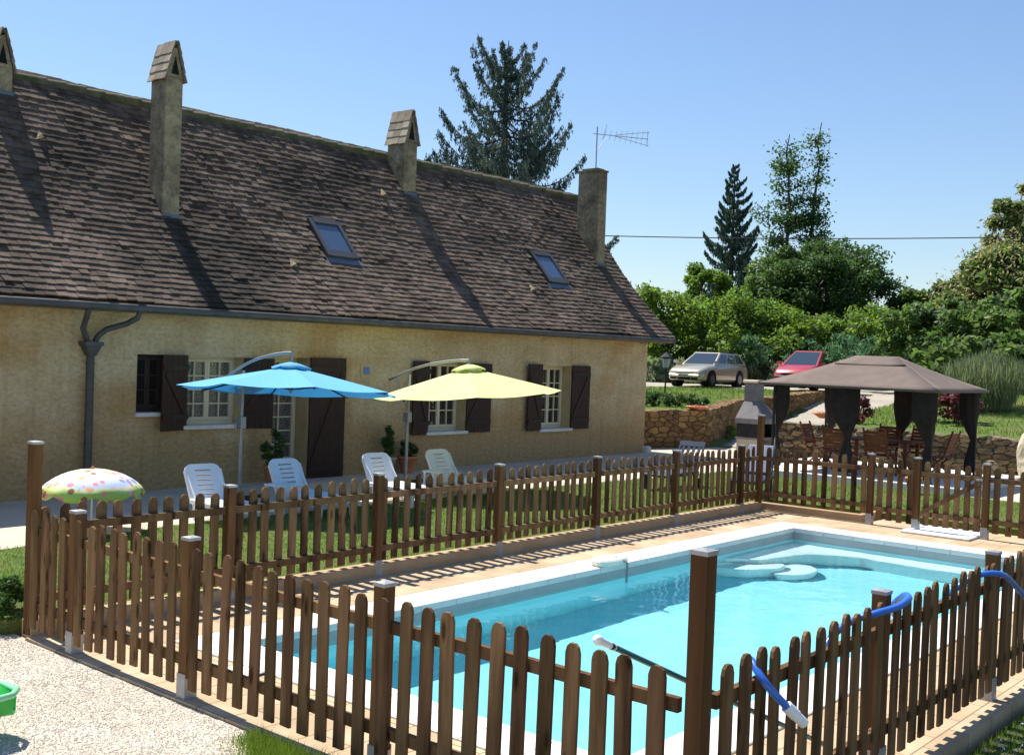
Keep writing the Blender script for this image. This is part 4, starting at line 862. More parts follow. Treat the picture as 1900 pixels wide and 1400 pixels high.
# table + chairs
tb = thing('garden_table', (24.1,9.7,.235), 'reddish brown wooden garden table under the gazebo', 'table')
q = MB()
for i in range(8): q.box(23.65+i*.113,23.65+(i+1)*.113-.008,8.85,10.55,.93,.96)
part('tabletop', q, teak, tb)
for x in (23.75,24.45):
    for y in (9.0,10.4): q = MB(); q.box(x-.035,x+.035,y-.035,y+.035,.235,.93); part('leg', q, teak, tb)
def chair_proto(label, loc, rz):
    t = thing('garden_chair', loc, label, 'chair', rz, 'wooden chairs around the garden table')
    q = MB()
    for i in range(6): q.box(-.22+i*.075,-.155+i*.075,-.23,.23,.43,.45)
    part('seat', q, teak, t, world=False)
    q = MB()
    for i in range(6): q.add([(-.24-.022*i-.0,yy,.52+i*.075) for yy in (-.22,.22)]+[(-.255-.022*i,yy,.585+i*.075) for yy in (.22,-.22)]+[(-.262-.022*i,yy,.52+i*.075) for yy in (-.22,.22)]+[(-.277-.022*i,yy,.585+i*.075) for yy in (.22,-.22)],[(0,1,2,3),(7,6,5,4),(0,4,5,1),(3,2,6,7),(0,3,7,4),(1,5,6,2)])
    for yy in (-.24,.24): q.bar((-.2,yy,.4),(-.4,yy,1.02),.03,.035)
    part('backrest', q, teak, t, world=False)
    for yy in (-.24,.24):
        q = MB(); q.bar((-.27,yy,0),(.2,yy,.43),.03,.035); part('leg', q, teak, t, world=False)
        q = MB(); q.bar((.27,yy,0),(-.18,yy,.43),.028,.034); part('leg', q, teak, t, world=False)
        q = MB(); q.bar((-.27,yy,.64),(.2,yy,.64),.045,.025); part('armrest', q, teak, t, world=False)
    return t
ch0 = chair_proto('wooden folding chair under the gazebo, leftmost, turned side-on beside the first curtain', (23.95,11.05,.235), -PI/2)
for loc, rz, lab in [((23.3,10.3,.235),.05,'wooden folding chair with its slatted back to the pool, left of the middle curtain'),((23.3,9.35,.235),-.05,'wooden folding chair with its slatted back to the pool, right of the middle curtain'),
    ((24.9,9.95,.235),PI,'wooden folding chair on the far side of the garden table, the left one'),((24.9,9.2,.235),PI-.06,'wooden folding chair on the far side of the garden table, the right one'),((24.1,8.45,.235),PI/2,'wooden folding chair at the right-hand end of the garden table')]:
    c = copy_tree(ch0); c.location = loc; c.rotation_euler = (0,0,rz); c['label'] = lab
# pots near gate
def pot(name, x, y, z, r, h, m, label, plant=None, group=None):
    t = thing(name, (x,y,z), label, 'plant pot', group=group)
    q = MB(); q.lathe([(r*.6,z),(r*.95,z+h*.85),(r*1.05,z+h*.86),(r*1.05,z+h),(r*.9,z+h),(r*.88,z+h*.9),(.001,z+h*.9)],18,(x,y)); part('pot', q, m, t); return t

# ================================================================== BARBECUE
bb = thing('masonry_barbecue', (24.1,12.75,.1), 'grey masonry barbecue with a tapering hood and square flue', 'barbecue')
bx0,bx1,by0,by1 = 23.85,24.75,12.55,13.15
q = MB(); q.box(bx0+.02,bx0+.12,by0+.02,by1,.1,.72); q.box(bx1-.12,bx1-.02,by0+.02,by1,.1,.72); q.box(bx0+.122,bx1-.122,by1-.08,by1,.1,.72); part('base', q, conc_b, bb)
q = MB(); q.box(bx0-.02,bx1+.02,by0-.03,by1+.02,.722,.77); part('shelf', q, conc, bb)
q = MB(); q.box(bx0,bx0+.08,by0,by1,.772,1.1); q.box(bx1-.08,bx1,by0,by1,.772,1.1); q.box(bx0+.082,bx1-.082,by1-.06,by1,.772,1.1); part('firebox', q, blackm, bb)
q = MB(); fx0,fx1,fy0,fy1 = 24.1,24.5,12.8,13.12
lo = [(bx0-.03,by0-.05),(bx1+.03,by0-.05),(bx1+.03,by1+.03),(bx0-.03,by1+.03)]; hi_ = [(fx0,fy0),(fx1,fy0),(fx1,fy1),(fx0,fy1)]
vs = [(*p_,1.102) for p_ in lo]+[(*p_,1.22) for p_ in lo]+[(*p_,1.62) for p_ in hi_]
q.add(vs,[(3,2,1,0),(8,9,10,11)]+[(j*4+i,j*4+(i+1)%4,j*4+4+(i+1)%4,j*4+4+i) for j in (0,1) for i in range(4)]); part('hood', q, conc, bb, bev=.01)
q = MB(); q.box(fx0+.004,fx1-.004,fy0+.004,fy1-.004,1.622,2.05); part('flue', q, conc, bb)
q = MB(); q.prism(smooth([(fx0-.05,2.052),(fx1+.05,2.052),(fx1+.03,2.14),(fx0-.03,2.14)],1),fy0-.03,fy1+.03,ax='y'); part('flue_cap', q, conc_b, bb)

# ================================================================== STONE WALLS
def ribbon(pts, z0, ztop, th, m, name, label, step=.25, rough=.04, batter=0):
    P = [Vector((p[0],p[1])) for p in pts]; out = []
    for a, b in zip(P, P[1:]):
        n = max(1, int((b-a).length/step)); out += [(a.lerp(b, i/n)) for i in range(n)]
    out.append(P[-1]); V_ = []; F_ = []; nz = 7
    zt = [ztop(p.x, p.y) for p in out]
    for i, p in enumerate(out):
        d = (out[min(i+1,len(out)-1)]-out[max(i-1,0)]).normalized(); nn = Vector((-d.y,d.x))
        zb = z0(p.x,p.y); z1 = zt[i]+rnd.uniform(-rough,rough)*.8
        prof_ = [(-th/2, zb+(z1-zb)*j/nz) for j in range(nz+1)]+[(th/2, zb+(z1-zb)*(nz-j)/nz) for j in range(nz+1)]
        for o_, z in prof_: q_ = p+nn*(o_+rnd.uniform(-rough,rough)); V_.append((q_.x,q_.y,z))
    k_ = 2*(nz+1)
    for i in range(len(out)-1):
        for j in range(k_-1): F_.append((i*k_+j,(i+1)*k_+j,(i+1)*k_+j+1,i*k_+j+1))
    q = MB(); q.add(V_, F_, 0, False); q.add(V_[:k_],[tuple(range(k_))]); q.add(V_[-k_:],[tuple(range(k_))[::-1]])
    return top(name, q, m, label, 'wall')
ribbon(W1, lambda x,y: 0., lambda x,y: float(T(np.array(x),np.array(y)))+.06, .5, stone_o, 'retaining_wall', 'golden dressed stone retaining wall running from the house corner up the ramp')
ribbon(W2, lambda x,y: 0., lambda x,y: float(T(np.array(x),np.array(y)))+.04, .5, stone_g, 'dry_stone_wall', 'rough dry stone wall behind the gazebo', rough=.07)
def rock(name, x, y, z, sx_, sy, sz, label, seed, m=None, n=3):
    import bmesh
    bm = bmesh.new(); bmesh.ops.create_icosphere(bm, subdivisions=n, radius=1); r_ = np.random.default_rng(seed); k_ = r_.normal(size=(7,3)); ph = r_.uniform(0,6,7)
    for v in bm.verts:
        p_ = np.array(v.co); f1 = 1+.13*sum(math.sin(2.2*float(k_[i]@p_)+ph[i]) for i in range(7))/2.6+.05*math.sin(9*p_[0]+ph[0])*math.sin(8*p_[2])
        v.co = Vector((p_[0]*sx_*f1,p_[1]*sy*f1,p_[2]*sz*f1))
    me = bpy.data.meshes.new(name); bm.to_mesh(me); bm.free(); o = link(name, me, m or rock_m, None, (x,y,z)); return tag(o, label, 'rock')
rock('boulder', 26.2,7.0,.55,.45,.4,.75,'tall pale boulder at the right end of the dry stone wall',3)
rock('boulder', 25.9,6.2,.4,.6,.6,.6,'squat pale boulder at the right edge in front of the tall one',5)
rock('boulder', 26.0,7.9,.3,.22,.22,.25,'small grey boulder at the foot of the dry stone wall',8,stone_g)

# ================================================================== CARS
def car(name, label, loc, rz, paint, L2, W_, Hh, red=False):
    t = thing(name, loc, label, 'car', rz)
    hw = W_/2; q = MB()
    if not red:
        st = [(-2.2,.86,.34,.62),(-2.18,.95,.28,.88),(-2.0,.99,.24,.96),(-1.0,1,.2,.97),(0,1,.2,.95),(.75,1,.2,.93),(1.0,1,.2,.93),(1.5,.98,.22,.86),(1.9,.93,.24,.75),(2.1,.84,.26,.66),(2.17,.72,.3,.52)]
        gh = [(-2.12,.96,.88,.8),(-1.7,1.42,.78,.66),(.1,1.44,.8,.68),(.98,.93,.9,.8)]
    else:
        st = [(-1.85,.88,.34,.7),(-1.8,.96,.28,.98),(-1.6,1,.24,1.02),(-.6,1,.2,1.02),(.3,1,.2,1.0),(.9,.99,.2,.97),(1.35,.96,.22,.86),(1.65,.9,.25,.72),(1.8,.8,.28,.55)]
        gh = [(-1.78,1.0,.9,.8),(-1.5,1.5,.76,.66),(.0,1.54,.8,.68),(.98,.95,.92,.8)]
    k_ = 9; vs = []
    for x, wf, zb, zt in st:
        w2 = hw*wf; h = zt-zb
        vs += [(x,-w2*.9,zb),(x,-w2,zb+.12*h),(x,-w2,zb+.55*h),(x,-w2*.97,zb+.85*h),(x,-w2*.86,zt)]+[(x,w2*.86,zt),(x,w2*.97,zb+.85*h),(x,w2,zb+.55*h),(x,w2,zb+.12*h),(x,w2*.9,zb)]
    k_ = 10
    fs = [(i*k_+j,i*k_+(j+1)%k_,(i+1)*k_+(j+1)%k_,(i+1)*k_+j) for i in range(len(st)-1) for j in range(k_)]+[tuple(range(k_))[::-1],tuple(range((len(st)-1)*k_,len(st)*k_))]
    q.add(vs, fs, 0, True)
    # greenhouse
    (xr,zr,wr,_),(xt,zt,_,wt),(xf,zf_,_,wf2),(xc,zc_,wc,_) = gh
    g = [(xr,hw*gh[0][2],zr-.02),(xt,hw*wt,zt),(xf,hw*wf2,zf_),(xc,hw*wc,zc_-.02)]
    vs = [(x,-y,z) for x,y,z in g]+[(x,y,z) for x,y,z in g]+[(xt+.2,0,zt+.02),(xf-.2,0,zf_+.02)]
    q.add(vs, [(0,1,5,4),(1,2,6,5),(2,3,7,6),(0,3,2,1),(4,5,6,7)], 0, False)
    body = part('body', q, paint, t, world=False, bev=.02)
    def gq(name, a, b, c, d_, m, off):
        n_ = (Vector(b)-Vector(a)).cross(Vector(d_)-Vector(a)).normalized()*off; z = MB(); z.add([Vector(p_)+n_ for p_ in (a,b,c,d_)],[(0,1,2,3)]); return part(name, z, m, t, world=False)
    A = [Vector(p_) for p_ in vs]
    def bil(p0,p1,p2,p3,u_,v): return p0.lerp(p1,u_).lerp(p3.lerp(p2,u_),v)
    def pane(name, c4, u0,u1,v0,v1, m=carglass, off=.006):
        p = [bil(*c4,u_,v) for u_, v in ((u0,v0),(u1,v0),(u1,v1),(u0,v1))]; n_ = (p[1]-p[0]).cross(p[3]-p[0]).normalized()*off
        z = MB(); z.add([x+n_ for x in p],[(0,1,2,3)]); return part(name, z, m, t, world=False)
    pane('windscreen', (A[3],A[7],A[6],A[2]), .05,.95,.06,.93)
    pane('rear_window', (A[4],A[0],A[1],A[5]), .08,.92,.1,.9)
    for side, (bq, bt, ft, fq) in (('l',(A[4],A[5],A[6],A[7])),('r',(A[0],A[1],A[2],A[3]))):
        base0, top0 = bq, bt; c4 = (A[7],A[4],A[5],A[6]) if side == 'l' else (A[0],A[3],A[2],A[1])
        cuts = ([(.06,.35),(.385,.66),(.69,.93)] if not red else [(.08,.52),(.56,.92)])
        for u0, u1 in cuts:
            if side == 'r': u0, u1 = 1-u1, 1-u0
            pane('side_window', c4, u0, u1, .12, .88)
    fx = st[-1][0]
    for sy in (-1,1):
        z = MB(); x1 = fx-.06
        z.add([(x1-.02,sy*.42,.50+.02),(x1-.3,sy*(hw-.06),.56),(x1-.34,sy*(hw-.08),.72),(x1-.12,sy*.44,.68)],[(0,1,2,3) if sy > 0 else (3,2,1,0)])
        z.v = [(a+.045,b*1.0,c+.0) for a,b,c in z.v]; part('headlight', z, lampglass, t, world=False)
        z = MB(); z.add([(fx-.95,sy*(hw+.01),.96),(fx-1.12,sy*(hw+.01),.96),(fx-1.12,sy*(hw+.17),.97),(fx-.98,sy*(hw+.17),.97),(fx-.97,sy*(hw+.01),1.08),(fx-1.12,sy*(hw+.01),1.08),(fx-1.12,sy*(hw+.16),1.09),(fx-1.0,sy*(hw+.16),1.09)],[(0,1,2,3),(4,7,6,5),(0,4,5,1),(1,5,6,2),(2,6,7,3),(3,7,4,0)]); part('mirror', z, paint, t, world=False)
        for x in (1.32,-1.28) if not red else (1.12,-1.2):
            z = MB(); z.tube([(x,sy*(hw-.25),.33),(x,sy*(hw+.004),.33)],.385,28); part('wheel_arch', z, darkv, t, world=False)
            z = MB(); z.tube([(x,sy*(hw-.22),.315),(x,sy*(hw+.018),.315)],.315,28); wl = part('wheel', z, rubber, t, world=False)
            z = MB(); z.tube([(x,sy*(hw-.0),.315),(x,sy*(hw+.024),.315)],.19,20); z2 = MB()
            part('rim', z, fib if x > 0 or red else alu, wl, world=False)
    z = MB(); z.box(fx-.15,fx+.018,-.4,.4,.53,.60); part('grille', z, paint if not red else darkv, t, world=False)
    z = MB(); z.box(fx-.2,fx+.012,-.62,-.33,.29,.38); z.box(fx-.2,fx+.012,-.29,.29,.29,.39); z.box(fx-.2,fx+.012,.33,.62,.29,.38); part('air_intake', z, darkv, t, world=False)
    z = MB(); z.box(fx-.25,fx+.045,-hw*.78,hw*.78,.415,.5); part('bumper', z, paint if not red else fib, t, world=False, bev=.02)
    z = MB(); z.box(fx+.046,fx+.055,-.26,.26,.40,.5); pl_ = part('number_plate', z, sillm, t, world=False)
    z = MB()
    for i in range(7): z.box(fx+.056,fx+.06,-.2+i*.06,-.165+i*.06,.425,.478)
    part('plate_characters', z, darkv, pl_, world=False)
    if not red:
        for sy in (-1,1): z = MB(); z.tube([(.0,sy*.52,1.47),(-.2,sy*.52,1.51),(-1.5,sy*.52,1.5),(-1.65,sy*.52,1.45)],.016,6); part('roof_rail', z, blackm, t, world=False)
    else:
        z = MB(); z.tube([(.05,0,1.55),(-.35,0,1.8)],.006,5); part('aerial', z, blackm, t, world=False)
    z = MB(); z.box(fx-1.0,-1+fx+.02,-.01,.01,.9,.91)
    return t
silver = mat('silver_paint', (.46,.41,.31), (.48,.43,.33), 2, .3, metal=.35, coat=1); redp = mat('red_paint', (.42,.03,.045), (.44,.035,.05), 2, .3, coat=1)
# view azimuth: towards camera is vw+pi; turned 28 deg to image-left
hd = vw+PI-math.radians(39)
car('parked_car', 'silver beige estate car parked on the drive with dark roof rails', (41.5,24.35,1.5), hd+.04, silver, 4.4, 1.73, 1.45)
car('parked_car', 'small red car parked on the drive partly behind the gazebo roof', (43.2,20.6,1.6), hd+.03, redp, 3.8, 1.72, 1.55, True)

# ================================================================== LAMP, CABLE, PLANTERS
lp = thing('lamp_post', (34.1,21.75,1.15), 'black garden lantern post at the corner of the house', 'lamp post')
q = MB(); q.tube([(34.1,21.75,1.1),(34.1,21.75,2.28)],.03,8); part('post', q, blackm, lp)
q = MB(); q.lathe([(.1,2.28),(.17,2.6),(.15,2.6),(.08,2.3)],6,(34.1,21.75),sm=False); part('glass', q, lampglass, lp)
q = MB(); q.lathe([(.24,2.6),(.22,2.66),(.08,2.78),(.02,2.84),(.001,2.85)],6,(34.1,21.75),sm=False); q.lathe([(.24,2.6),(.001,2.6)],6,(34.1,21.75),sm=False); part('hood', q, blackm, lp)
q = MB(); q.tube([Vector((24.45,17.9,5.85)).lerp(Vector((40,-6,7.45)), k_/30)-Vector((0,0,1.7*(k_/30)*(1-k_/30))) for k_ in range(31)], .014, 5)
top('overhead_cable', q, blackm, 'black overhead cable running from the last chimney to the right', 'cable')
def bowl(x, y, z, lab):
    t = thing('planter_bowl', (x,y,z), lab, 'planter'); q = MB(); q.lathe([(.1,z),(.14,z+.02),(.28,z+.12),(.34,z+.14),(.33,z+.16),(.25,z+.13),(.001,z+.1)],20,(x,y)); part('bowl', q, terra, t)
    q = MB()
    for i in range(12): a = rnd.uniform(0,6.3); r_ = rnd.uniform(0,.2); q.lathe([(.03,z+.11),(.04,z+.15),(.001,z+.19)],5,(x+r_*math.cos(a),y+r_*math.sin(a)))
    part('flowers', q, mat('pink_flowers',(.7,.2,.15),(.8,.35,.25),5), t)
bowl(27.6,16.5,1.1,'low terracotta bowl planter on the corner of the golden stone wall'); bowl(30.9,14.2,1.0,'terracotta bowl planter beside the ramp behind the gazebo')
# clay pots in front of the slab
for x, y, l in ((21.75,8.05,'dark clay pot with a small plant on the lawn by the gazebo slab'),):
    t = pot('clay_pot', x, y, .1, .16, .32, terra, l)

# ================================================================== HOSE, POLE, TOY
YR = 2.679
def spline(pts, n=8):
    P = [Vector(p_) for p_ in pts]; P = [P[0]]+P+[P[-1]]; out = []
    for i in range(1, len(P)-2):
        for k_ in range(n):
            t = k_/n; out.append(.5*((2*P[i])+(-P[i-1]+P[i+1])*t+(2*P[i-1]-5*P[i]+4*P[i+1]-P[i+2])*t*t+(-P[i-1]+3*P[i]-3*P[i+1]+P[i+2])*t**3))
    out.append(P[-2]); return out
hs = thing('pool_hose', (8,YR,.9), 'long blue pool hose looped over the right fence posts', 'hose')
q = MB(); q.tube(spline([(6.22,YR+.13,.72),(6.29,YR+.13,.86),(6.4,YR+.11,.94),(6.5,YR+.05,1.0),(6.58,YR-.06,1.05),(6.72,YR-.13,1.08),(6.86,YR-.14,1.11),(7.02,YR-.05,1.09),(7.15,YR+.07,.98),(7.4,YR+.13,.86),(7.75,YR+.13,.79),(7.96,YR+.13,.77),(8.17,YR+.13,.82),(8.42,YR+.1,.91),(8.55,YR-.02,1.02),(8.74,YR-.14,1.02),(9.13,YR-.14,.865),(9.36,YR-.15,.75),(9.85,YR-.2,.45),(10.4,YR-.35,.1)]), .022, 12)
part('tube', q, hose_m, hs)
h2 = thing('hose_end', (5.3,YR,.9), 'short end of blue hose with a white cuff poking through the pickets', 'hose')
q = MB(); q.tube(spline([(5.25,YR+.125,.8),(5.25,YR+.12,.86),(5.245,YR+.115,.9),(5.2,YR+.08,.97),(5.12,YR+.01,1.02),(5.07,YR-.08,.96),(5.1,YR-.14,.885),(5.16,YR-.19,.81)]), .021, 12); part('tube', q, hose_m, h2)
q = MB(); q.tube([(5.15,YR-.182,.822),(5.19,YR-.215,.775)], [.031,.031], 16); q.tube([(5.19,YR-.215,.775),(5.23,YR-.245,.73)], [.027,.027], 16); part('cuff', q, white_pl, h2)
pp = thing('telescopic_pole', (4.42,3.17,1.1), 'blue-green telescopic pool pole with a white knob leaning over the left fence', 'pole')
a = Vector((4.43,3.17,1.155)); b = Vector((6.95,3.05,.03)); d = (b-a).normalized(); q = MB(); q.tube([a+d*.12,b],.016,10); part('shaft', q, mat('teal_metal',(.03,.14,.17),(.05,.18,.2),4,.35,metal=.4), pp)
q = MB(); q.tube([a-d*.005,a+d*.005,a+d*.02,a+d*.05,a+d*.17],[.008,.022,.027,.02,.017],14); part('handle', q, white_pl, pp)
q = MB(); q.tube([a+d*.13,a+d*.2],[.019,.015],12); part('collar', q, blackm, pp)
ty_ = thing('toy_slide', (3.25,7.05,-.02), 'green plastic end of a toy slide at the left edge of the gravel', 'toy slide')
q = MB(); cxx, cyy = 3.07,7.1; hd2 = math.atan2(-.55,.7); ux, uy = math.cos(hd2), math.sin(hd2); nx_, ny_ = -uy, ux
rows_ = []
for i, s_ in enumerate(np.linspace(-.9,.34,12)):
    hw = .24*math.sqrt(max(0,1-max(0,(s_-.02)/.33)**2)); zc_ = .12+.05*max(0,-s_)*2.2+(.02 if s_ > .2 else 0)
    rows_.append([(cxx+ux*s_+nx_*hw*f1, cyy+uy*s_+ny_*hw*f1, zc_+dz) for f1, dz in ((-1,.13),(-.85,.12),(-.7,.02),(-.3,0),(.3,0),(.7,.02),(.85,.12),(1,.13))])
q.add([p_ for r_ in rows_ for p_ in r_], [(i*8+j,i*8+j+1,(i+1)*8+j+1,(i+1)*8+j) for i in range(11) for j in range(7)], 0, True)
part('chute', q, green_pl, ty_).modifiers.new('t','SOLIDIFY').thickness = .012
q = MB(); q.tube([Vector(r_[0])+Vector((0,0,.008)) for r_ in rows_]+[Vector(r_[7])+Vector((0,0,.008)) for r_ in rows_[::-1]], .022, 8); part('rim', q, green_lt, ty_)
q = MB(); q.box(cxx-.12,cxx+.1,cyy-.1,cyy+.08,-.02,.1); part('foot', q, green_pl, ty_)

# ================================================================== VEGETATION
def leaves(cent, size, r_, asp=.5, up_=.3, jit=.35, droop=None):
    n = len(cent); nrm = r_.normal(size=(n,3)); nrm[:,2] = np.abs(nrm[:,2])+up_; nrm /= np.linalg.norm(nrm,axis=1)[:,None]
    a = r_.normal(size=(n,3)); a -= nrm*(a*nrm).sum(1)[:,None]
    if droop is not None: a = a*.35+droop
    a /= np.linalg.norm(a,axis=1)[:,None]; b = np.cross(nrm,a); b /= np.linalg.norm(b,axis=1)[:,None]+1e-9
    s_ = size*(1+jit*r_.uniform(-1,1,n))[:,None]
    V_ = np.stack([cent-a*s_, cent-b*s_*asp+a*s_*.1, cent+a*s_, cent+b*s_*asp+a*s_*.1],1).reshape(-1,3); F_ = np.arange(4*n).reshape(n,4); return V_, F_
def clumps(c, R, n, nl, r_, cr=(.22,.4), shell=.55, flat=.8):
    """clump centres in an ellipsoid, leaves gathered near each clump's surface"""
    d = r_.normal(size=(n,3)); d /= np.linalg.norm(d,axis=1)[:,None]; rad = shell+(1-shell)*r_.uniform(size=n)**.6
    cc = np.array(c)+d*rad[:,None]*np.array(R); rr = r_.uniform(*cr,n)*min(R)
    k_ = r_.integers(0,n,nl); dd = r_.normal(size=(nl,3)); dd /= np.linalg.norm(dd,axis=1)[:,None]
    q_ = cc[k_]+dd*(rr[k_]*r_.uniform(.45,1.08,nl)**.7*np.where(r_.uniform(size=nl) < .18, 1.35, 1))[:,None]*np.array([1,1,flat])+r_.normal(size=(nl,3))*min(R)*.045; return q_, cc
def trunk(base, top_, r_, w0, w1, n=6, bend=.15):
    pts = [Vector(base).lerp(Vector(top_), i/n)+Vector((r_.normal()*bend*(0<i<n), r_.normal()*bend*(0<i<n), 0)) for i in range(n+1)]
    return pts, [w0+(w1-w0)*i/n for i in range(n+1)]
def gz_at(x, y): return float(height(np.array([x]),np.array([y]))[0])
def broadleaf(name, label, x, y, zc, R, nl, size, m, bm_, seed, ncl=40, limbs=7, w0=.18, cat='tree', base=None, extra=None, cr=(.22,.4), group=None):
    r_ = np.random.default_rng(seed); zb = gz_at(x,y) if base is None else base; t = thing(name, (x,y,zb), label, cat, group=group)
    P, cc = clumps((x,y,zc), R, ncl, nl, r_, cr)
    V_, F_ = leaves(P, size, r_); k_ = len(F_)
    off = np.array([x,y,zb])
    npmesh('crown', V_-off, F_, m, t)
    q = MB(); pts, ws = trunk((x,y,zb-.1),(x,y,zc+R[2]*.5), r_, w0, w0*.3); q.tube(pts, ws, 7)
    for i in range(limbs):
        s_ = cc[r_.integers(0,len(cc))]; st = pts[int(r_.integers(1,len(pts)-1))]; q.tube([st, st.lerp(Vector(s_),.5)+Vector((0,0,.1)), Vector(s_)], [w0*.4,w0*.25,w0*.1], 5)
    part('trunk', q, bm_, t)
    if extra: 
        P2_, _ = clumps((x,y,zc), [a*1.02 for a in R], ncl, extra[0], r_, cr); P2_ = cc[r_.integers(0,len(cc),extra[0])]+r_.normal(size=(extra[0],3))*min(R)*.2
        V2, F2 = leaves(P2_, extra[1], r_, .35, droop=np.array([0,0,-.2])); npmesh('catkins', V2-off, F2, extra[2], t)
    return t
# spruce behind the house: tiers of drooping branches
def conifer(name, label, x, y, zb, zt, rbase, m, seed, nb, droop, size, hang, zlow, gap=0., dens=1., up0=.25, lean=0, wide=False):
    r_ = np.random.default_rng(seed); t = thing(name, (x,y,zb), label, 'tree'); q = MB(); q.tube([(x,y,zb-.2),(x+lean*.3,y,(zb+zt)/2),(x+lean,y,zt)],[.02*(zt-zb)+.02,.012*(zt-zb),.02],8)
    C_ = []; 
    for i in range(nb):
        f = (i+r_.uniform(0,.8))/nb; z = zlow+(zt-zlow)*f; rad = (rbase*(1-f)**.75*r_.uniform(.6,1.12)+.15) if not wide else rbase*float(np.interp(f,[0,.3,.55,.8,.93,1],[.95,.8,.72,.6,.34,.1]))*r_.uniform(.45,1.15); az = i*2.4+r_.uniform(-.4,.4)
        if r_.uniform() < gap: continue
        dx_, dy_ = math.cos(az), math.sin(az); pts = []
        for k_ in range(8):
            s_ = k_/7; zz = z+rad*((up0+(.75*f**3 if wide else 0))*s_-droop*math.sin(s_*PI)*.3+(.28*s_**3))
            pts.append(Vector((x+lean*f+dx_*rad*s_, y+dy_*rad*s_, zz)))
        q.tube(pts, [.035*(1-k_/8)*rad/3+.008 for k_ in range(8)], 4, caps=False)
        nn = int(dens*(60+150*rad)); s_ = r_.uniform(.12,1.02,nn)**.8; idx = np.clip(s_*7,0,6.99); i0 = idx.astype(int); fr_ = idx-i0
        PA = np.array([list(p_) for p_ in pts]); base = PA[i0]*(1-fr_)[:,None]+PA[i0+1]*fr_[:,None]
        side = r_.normal(size=nn)*.16*rad*(1.05-s_*.7); hg = r_.uniform(0,1,nn)**1.3*hang*rad*(.35+.65*np.sin(s_*PI*.9))
        base[:,0] += -dy_*side; base[:,1] += dx_*side; base[:,2] -= hg*.9+np.abs(side)*.25; C_.append(base)
    P = np.concatenate(C_); V_, F_ = leaves(P, size, r_, .3, .2, .4, np.array([0,0,-1.3]) if hang > .12 else None)
    npmesh('crown', V_-np.array([x,y,zb]), F_, m, t); part('trunk', q, bark, t); return t
0 and conifer('spruce_tree','tall dark spruce with drooping branches rising behind the farmhouse roof',31.8,27.83,0,13.9,3.5,lf_spruce,5,78,.75,.085,.42,5.2,gap=.13,dens=2.1,up0=.05,wide=True)
conifer('fir_tree','narrow dark blue-green fir on the skyline left of the slender tree',57.9,32.7,4,14.1,2.5,lf_conif,9,74,.3,.1,.24,5,dens=1.35,up0=.2,gap=.08)
def spruce():
    r_ = np.random.default_rng(505); x, y, zb = 31.8,27.83,0.; t = thing('spruce_tree',(x,y,zb),'tall airy grey-green spruce with drooping branchlets rising behind the farmhouse roof','tree'); q = MB(); C_ = []
    zt = 14.4; q.tube([(x,y,zb),(x+.05,y,8),(x,y+.05,12),(x,y,zt)],[.26,.17,.08,.015],8)
    arms = []
    for i in range(118):
        f = (i+r_.uniform(0,.9))/118; z = 5.0+(13.9-5.0)*f; az = i*2.399+r_.uniform(-.5,.5)
        rad = float(np.interp(f,[0,.25,.45,.62,.8,.93,1],[4.8,4.2,3.7,3.1,2.2,1.2,.4]))*r_.uniform(.5,1.12)
        if r_.uniform() < .12: continue
        arms.append((z, az, rad, float(np.interp(f,[0,.4,.7,1],[-.12,.0,.35,1.0]))))
    for zz, az, h in ((11.6,2.0,2.2),(12.0,5.1,1.9),(11.2,3.4,1.7)): arms.append((zz, az, .75, h/.75))
    for z, az, rad, rise in arms:
        cx_, sx_ = math.cos(az), math.sin(az); pts = []
        for k_ in range(10):
            s_ = k_/9; pts.append(Vector((x+cx_*rad*s_-sx_*.1*math.sin(s_*5+z), y+sx_*rad*s_+cx_*.1*math.sin(s_*5+z), z+rad*(rise*s_**1.4-.22*math.sin(PI*s_)+.12*s_**4))))
        q.tube(pts, [.032*(1-k_/10)+.006 for k_ in range(10)], 4, caps=False)
        ns = int(16+rad*19)
        for j in range(ns):
            s_ = r_.uniform(.1,1.0)**.75; a = min(int(s_*9),8); p = np.array(pts[a].lerp(pts[a+1], s_*9-a)); lat = r_.normal()*.13*(1.2-s_)*rad; p = p+np.array([-sx_*lat, cx_*lat, -abs(lat)*.2])
            ln = r_.uniform(.15,.75)*(.45+.55*math.sin(PI*min(1,s_*1.05)))*(1.1 if z < 11 else .6); n_ = int(7+ln*26)
            u_ = r_.uniform(0,1,n_); P = p+np.stack([r_.normal(size=n_)*.035+.05*u_*r_.normal(), r_.normal(size=n_)*.035+.05*u_*r_.normal(), -u_*ln],1); C_.append(P)
        n_ = int(40*rad); u_ = r_.uniform(.05,1,n_)*9; a = np.clip(u_.astype(int),0,8); PA = np.array([list(p_) for p_ in pts]); C_.append(PA[a]*(1-(u_-a))[:,None]+PA[a+1]*(u_-a)[:,None]+r_.normal(size=(n_,3))*.045)
    P = np.concatenate(C_); V_, F_ = leaves(P,.062,r_,.32,.2,.4,np.array([0,0,-.9])); npmesh('crown', V_-np.array([x,y,zb]), F_, lf_spruce, t); part('trunk', q, bark, t)
spruce()
